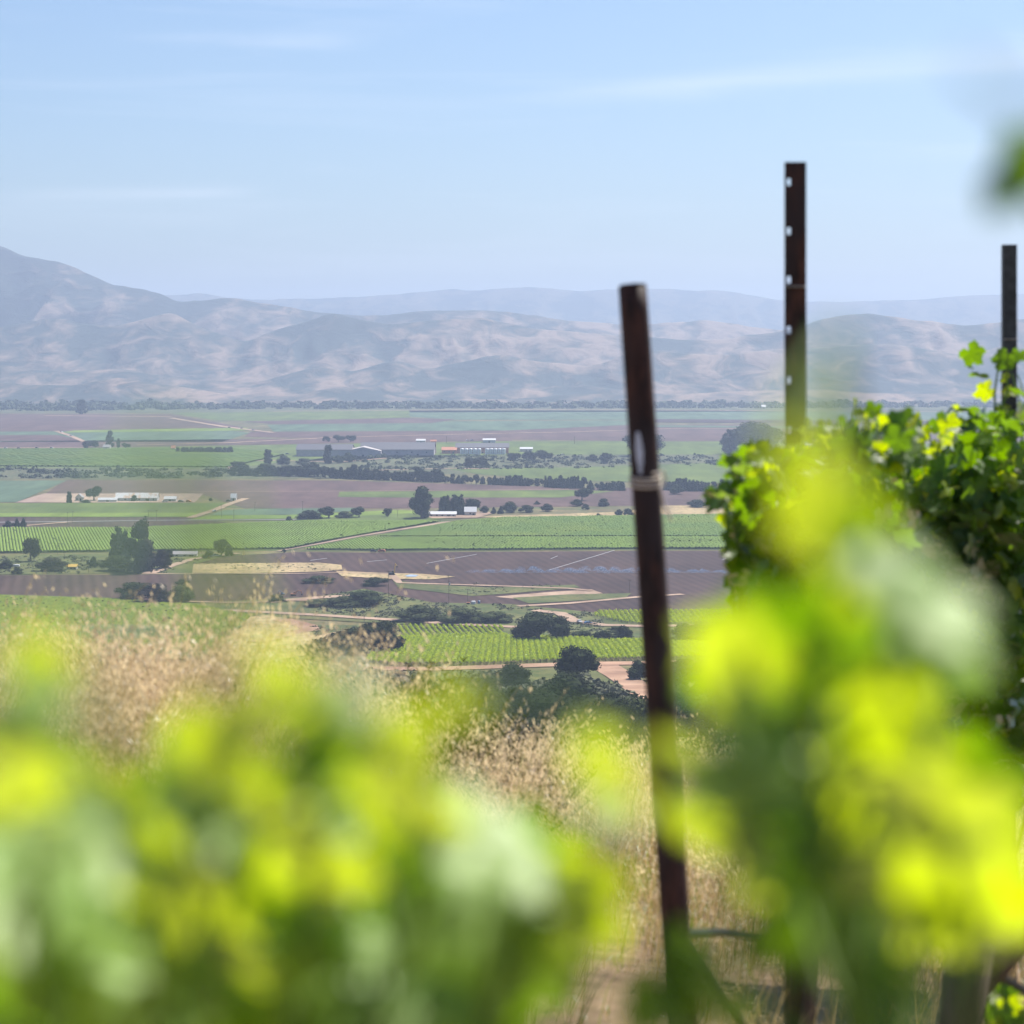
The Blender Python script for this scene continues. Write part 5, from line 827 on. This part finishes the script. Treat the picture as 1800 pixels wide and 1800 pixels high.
Rf = [(1555, 975, 60, 'P', .53), (1605, 1035, 75, 'P', .53), (1665, 1100, 62, 'P', .53), (1520, 930, 50, 'y', .55), (1470, 900, 44, 'G', .50), (1450, 850, 46, 'y', .44), (1405, 790, 30, 'y', .38), (1400, 720, 14, 'y', .34), (1500, 1000, 55, 'Y', .60), (1300, 1140, 55, 'Y', .60), (1280, 1190, 45, 'y', .62), (1400, 1090, 66, 'G', .64), (1430, 1150, 70, 'D', .66), (1360, 1170, 55, 'G', .64), (1480, 1210, 60, 'G', .66), (1555, 1200, 56, 'Y', .60), (1570, 1260, 56, 'Y', .60), (1400, 1240, 55, 'y', .66), (1300, 1330, 62, 'p', .56), (1340, 1300, 50, 'P', .58), (1260, 1360, 44, 'p', .58), (1380, 1350, 60, 'D', .66),
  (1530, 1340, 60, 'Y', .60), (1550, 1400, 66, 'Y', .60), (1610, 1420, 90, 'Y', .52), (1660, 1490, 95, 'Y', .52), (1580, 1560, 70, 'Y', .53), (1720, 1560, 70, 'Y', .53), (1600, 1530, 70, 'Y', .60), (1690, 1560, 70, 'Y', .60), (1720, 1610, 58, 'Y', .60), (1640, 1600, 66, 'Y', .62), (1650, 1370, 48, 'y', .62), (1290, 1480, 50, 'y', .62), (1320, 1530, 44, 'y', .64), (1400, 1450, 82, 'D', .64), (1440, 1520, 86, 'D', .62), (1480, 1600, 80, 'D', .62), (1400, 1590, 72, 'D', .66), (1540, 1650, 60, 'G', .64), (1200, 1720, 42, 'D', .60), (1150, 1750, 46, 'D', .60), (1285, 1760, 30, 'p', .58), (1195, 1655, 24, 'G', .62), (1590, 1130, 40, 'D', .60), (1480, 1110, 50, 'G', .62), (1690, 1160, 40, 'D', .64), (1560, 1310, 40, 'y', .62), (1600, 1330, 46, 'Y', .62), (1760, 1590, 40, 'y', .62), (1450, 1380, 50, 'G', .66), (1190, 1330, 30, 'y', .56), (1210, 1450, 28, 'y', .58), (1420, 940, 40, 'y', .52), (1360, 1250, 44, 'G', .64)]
Rf = [(a, b, c, k, d+max(0, b-1100)*.00030) for a, b, c, k, d in Rf]
for i in range(60):
    px = rf_.uniform(1270, 1720); py = rf_.uniform(1120, 1570)
    if px < 1300+(py-1120)*.15 or (px > 1640 and py < 1380): continue
    Rf.append((px, py, rf_.uniform(46, 76), rf_.choice('YGGDGDG'), rf_.uniform(.84, .98)))
near_vine('blurred near vine with a pale leaf over the right of the view', Rf, (.16, .75, 148.45), 12,
  [[(1600, 2300, .68), (1500, 1800, .64), (1450, 1500, .63), (1420, 1200, .62), (1520, 950, .55)], [(1700, 2300, .66), (1720, 1700, .62), (1640, 1400, .61), (1570, 1200, .6)], [(1300, 2300, .66), (1250, 1750, .61), (1320, 1450, .62), (1320, 1150, .6)]])
near_vine('single dark leaf tip of a vine shoot at the upper right', [(1785, 262, 34, 'D', .60), (1765, 310, 34, 'D', .60), (1752, 345, 20, 'D', .60), (1815, 290, 36, 'D', .62), (1700, 110, 7, 'G', .34)], (.30, .72, 148.45), 13, [[(2300, 2000, .62), (2100, 900, .5), (1900, 500, .62), (1795, 290, .60)]])
# vines a few metres off, on the wires
def mid_vine(label, spots, d, dd, n, size, root_px, seed, ext=0):
    r = random.Random(seed); x0 = (root_px-900)/F*d; root = Vector((x0, d, terr(x0, d))); rt = empty('grapevine', root); tag(rt, label, 'grapevine'); fo = Foliage(); sm = MB()
    top = Vector((x0, d, root.z+.95)); tr = MB(); tr.tube([Vector((0, 0, -.1)), Vector((.03, 0, .3)), Vector((-.02, .02, .65)), Vector((0, 0, .95))], [.036, .028, .025, .028], 10)
    tr.tube([Vector((0, 0, .9)), Vector((.08, .2, 1.0)), Vector((.1, .5, 1.02))], [.026, .020, .014], 8)
    tr.build('trunk', M['vine_bark'], rt)
    for (px, py, rx, ry, wgt, yng) in spots:
        py += ext if rx > 30 else 0; px += ext*.4 if px < 1360 else 0
        c = P(px, py, d)
        for k in range(2): q = c+Vector((r.uniform(-.8, .8)*rx/F*d, r.uniform(-dd, dd)*.5, ry/F*d*.8)); b0 = Vector((c.x+r.uniform(-.05, .05), d, max(root.z+.95, c.z-.35))); sm.tube([b0-root, (b0.lerp(q, .5)+Vector((r.uniform(-.05, .05), 0, .05)))-root, q-root], [.005, .004, .002], 6)
        for i in range(int(n*wgt)):
            while True:
                a, b, e = r.uniform(-1, 1), r.uniform(-1, 1), r.uniform(-1, 1)
                if a*a+b*b < 1: break
            p = c+Vector((a*rx/F*d, e*dd, -b*ry/F*d)); nrm = Vector((r.gauss(0, .6), r.gauss(-.1, .7), r.gauss(.5, .5))).normalized(); up = Vector((r.gauss(0, .6), r.gauss(0, .5), -.7)); yl = r.random() < yng*.5; s = size*r.uniform(.5, 1.15)*(.8 if yl else 1)
            fo.leaf(p, nrm, up, s, 0 if yl else 1, r, None, .2)
    fo.build(rt, root); sm.build('shoots', M['cane'], rt); return rt
mid_vine('leafy vine wrapped around the foot of the notched post', [(1345, 840, 35, 45, .35, .6), (1300, 905, 16, 60, .2, .4), (1330, 1060, 20, 50, .2, .3), (1290, 830, 10, 22, .05, .8), (1275, 880, 22, 26, .07, .4), (1290, 1000, 18, 24, .06, .3), (1475, 765, 26, 22, .10, .7), (1400, 880, 90, 90, 1.2, .5), (1350, 950, 60, 90, 1.0, .35), (1460, 830, 80, 60, .8, .6), (1490, 915, 70, 90, .9, .4), (1400, 1030, 90, 100, 1.2, .3), (1500, 1050, 90, 110, 1.0, .3), (1560, 745, 16, 26, .14, .9), (1535, 790, 20, 36, .22, .8), (1430, 780, 40, 30, .25, .8), (1380, 1150, 60, 80, .6, .3), (1320, 800, 16, 30, .12, .8), (1420, 1180, 110, 100, 1.4, .2), (1500, 1150, 80, 90, 1.0, .15)], 5.6, .4, 170, .056, 1400, 21, 42)
mid_vine('dense dark vine on the right post', [(1745, 640, 10, 30, .03, .8), (1790, 690, 20, 40, .06, .8), (1740, 740, 40, 40, .22, .6), (1680, 820, 80, 50, .9, .45), (1640, 770, 12, 34, .08, .8), (1590, 790, 12, 24, .06, .8), (1700, 740, 12, 30, .06, .8), (1780, 830, 90, 80, 1.3, .4), (1630, 880, 50, 60, .7, .4), (1700, 930, 100, 90, 1.5, .3), (1790, 980, 90, 110, 1.3, .3), (1650, 920, 60, 60, .8, .3), (1790, 1150, 60, 120, 1.0, .35), (1720, 1080, 50, 90, .9, .15), (1740, 1250, 60, 90, .8, .15), (1600, 850, 24, 26, .15, .6)], 7.6, .45, 200, .060, 1700, 22, 28)
mid_vine('vine glimpsed at the lower right corner', [(1795, 1790, 60, 30, .3, .8), (1750, 1780, 20, 20, .12, .9)], 4.6, .2, 90, .040, 1840, 23)
# vine trunks seen low between the leaves
for px, d, w, lb in [(1400, 5.6, .028, 'thin dark stake under the notched post vine'), (1510, 5.6, .02, 'slim vine trunk between the two vines')]:
    x = (px-900)/F*d; z = terr(x, d); rt = empty('vine_stake', (x, d, z)); tag(rt, lb, 'stake'); MB().tube([(0, 0, -.1), (.01, 0, .5), (0, 0, 1.0)], [w, w*.9, w*.8], 9).build('stake', M['rust'] if px == 1400 else M['vine_bark'], rt); MB().tube([(0, 0, .55), (0, 0, .58)], w*1.3, 9).build('tie', M['twine'], rt)
# leaning rusty pipe post
d = 4.5; top = P(1112, 506, d); low = P(1200, 1800, 4.35); dirv = (low-top).normalized(); gz = terr(low.x, 4.3); base = top+dirv*((top.z-gz+.2)/-dirv.z)
rt = empty('pipe_post', base); tag(rt, 'leaning rusty steel pipe post with a twine knot', 'post'); n_ = 40; pts = [(base.lerp(top, i/n_))-base for i in range(n_+1)]
MB().tube(pts, .0300, 28).build('pipe', M['rust'], rt, True)
MB().tube([pts[-1]+Vector((0, 0, .0005)), pts[-1]+(top-base).normalized()*.006], [.0300, .0285], 28).build('cap', M['rust'], rt)
def onpost(py, dy=0): t = (py-506)/(1800-506); return top.lerp(low, t)
for i, (py, ph) in enumerate([(846, 0), (853, .6), (861, 1.3)]):
    c = onpost(py)-base; ring = [c+Vector((math.cos(a+ph)*.0325, math.sin(a+ph)*.0325, .004*math.sin(a*1+ph))) for a in np.linspace(0, 6.28, 20)]; MB().tube(ring, .0028, 6).build('twine_loop', M['twine'], rt)
c = onpost(850)-base; MB().tube([c+Vector((.012, -.033, .012)), c+Vector((.035, -.030, .018)), c+Vector((.040, -.020, -.004)), c+Vector((.028, -.034, -.022)), c+Vector((.036, -.030, -.05)), c+Vector((.052, -.03, -.085))], .0030, 6).build('twine_knot', M['twine'], rt)
a = onpost(765)-base; b_ = onpost(840)-base      # pale paint scar on the camera side, wrapped on the pipe surface
v, f = [], []
for i in range(9):
    t = i/8; q = a.lerp(b_, t); w = (.20+.28*math.sin(math.pi*min(1, t*1.05)))
    for k in range(5): an = -math.pi/2-.38+(k/4-.5)*2*w*.6; v.append(q+Vector((math.cos(an)*.0306, math.sin(an)*.0306, 0)))
    if i:
        for k in range(4): s_ = len(v)-10+k; f.append((s_, s_+1, s_+6, s_+5))
mesh('paint_scar', v, f, M['paint'], rt)
# notched line post: thin left flange, holes, web and right flange
def line_post(px, py_top, d, W, label, mat, holes, xt=0):
    top = P(px, py_top, d); z = terr(top.x, d); H = top.z-z+.3; rt = empty('line_post', (top.x, d, z-.3)); tag(rt, label, 'post'); m = MB(); fl_ = W*.10; hw = W*.20
    if holes:
        m.box((-W/2+fl_/2, 0, H/2), (fl_, .010, H)); zs = [H-(hy-py_top)/F*d for hy in holes]; hh = .020; edges_ = [H]
        for q in zs: edges_ += [q+hh/2, q-hh/2]
        edges_.append(0)
        for k in range(0, len(edges_), 2): m.box((-W/2+fl_+hw/2, 0, (edges_[k]+edges_[k+1])/2), (hw, .010, edges_[k]-edges_[k+1]))
        m.box((-W/2+fl_+hw+(W-fl_-hw)/2, .004, H/2), (W-fl_-hw, .020, H)); m.box((W/2-.004, .024, H/2), (.008, .020, H-.002))
    else: m.prism([(-W/2, -.012), (W/2, -.012), (W/2, .012), (-W/2, .012)], 0, 1) if False else m.box((0, 0, H/2), (W, .016, H)); 
    if not holes: m.box((-W/2+.004, .018, H/2), (.008, .020, H-.002)); m.box((W/2-.004, .018, H/2), (.008, .020, H-.002))
    m.build('channel', M[mat], rt); 
    cl = MB()
    for k in (0, 1, 2): cl.tube([(-W/2, -.012, H-.35-.4*k), (W/2, -.012, H-.35-.4*k)], .0022, 6)
    cl.build('wire_clips', M['wire'], rt)
line_post(1398, 285, 6.0, .060, 'tallest post, rusty with a line of notches', 'rust', [320, 406, 492, 580, 668, 755])
line_post(1775, 430, 7.9, .050, 'slim grey steel post at the right edge', 'grey_steel', None)
# trellis wires, drip hose and guy wire
wr = MB(); w0 = [(1186, 1640, 4.38), (1260, 1638, 4.7), (1390, 1652, 5.5)]; tag(MB().tube([P(*q) for q in w0], .009, 8).build('drip_hose', M['hose']), 'thick dark hose running from the leaning post to the stake', 'hose')
tag(MB().tube([P(1192, 1625, 4.38), P(1225, 1680, 4.5), P(1310, 1810, 4.75), P(1390, 1935, 5.0)], .010, 8).build('guy_wire', M['grey_steel']), 'sagging guy line at the foot of the leaning post', 'cable')
tag(MB().tube([P(1640, 1655, 4.2), P(1700, 1680, 4.3), P(1830, 1760, 4.6)], .010, 8).build('drip_hose', M['hose']), 'dark hose at the lower right corner', 'hose')
x = (1690-900)/F*4.2; z = terr(x, 4.2); rt = empty('old_grapevine', (x, 4.2, z)); tag(rt, 'thick old bare vine at the lower right', 'grapevine'); MB().tube([(0, 0, -.1), (.02, 0, .2), (-.01, 0, .40), (.02, .01, .62)], [.062, .045, .042, .05], 12).build('trunk', M['vine_bark'], rt, True); MB().tube([(0, -.0, .52), (.15, .1, .62), (.35, .3, .66)], [.04, .03, .02], 8).build('arm', M['vine_bark'], rt, True)
x = (1775-900)/F*7.2; z = terr(x, 7.2); mm = MB()
tag(MB().tube([P(1750, 1290, 7.3), P(1775, 1330, 7.2), P(1800, 1370, 7.2), P(1840, 1400, 7.2)], [.02, .016, .014, .012], 8).build('vine_cane', M['vine_bark']), 'bare bent cane at the right edge', 'cane')
tag(MB().tube([P(1782, 1372, 7.15), P(1786, 1381, 7.15), P(1787, 1388, 7.15)], [.010, .014, .006], 8).build('plant_tie', plain('teal_plastic', (.02, .38, .30), .35)), 'small teal plastic tie on the bare cane', 'tie')
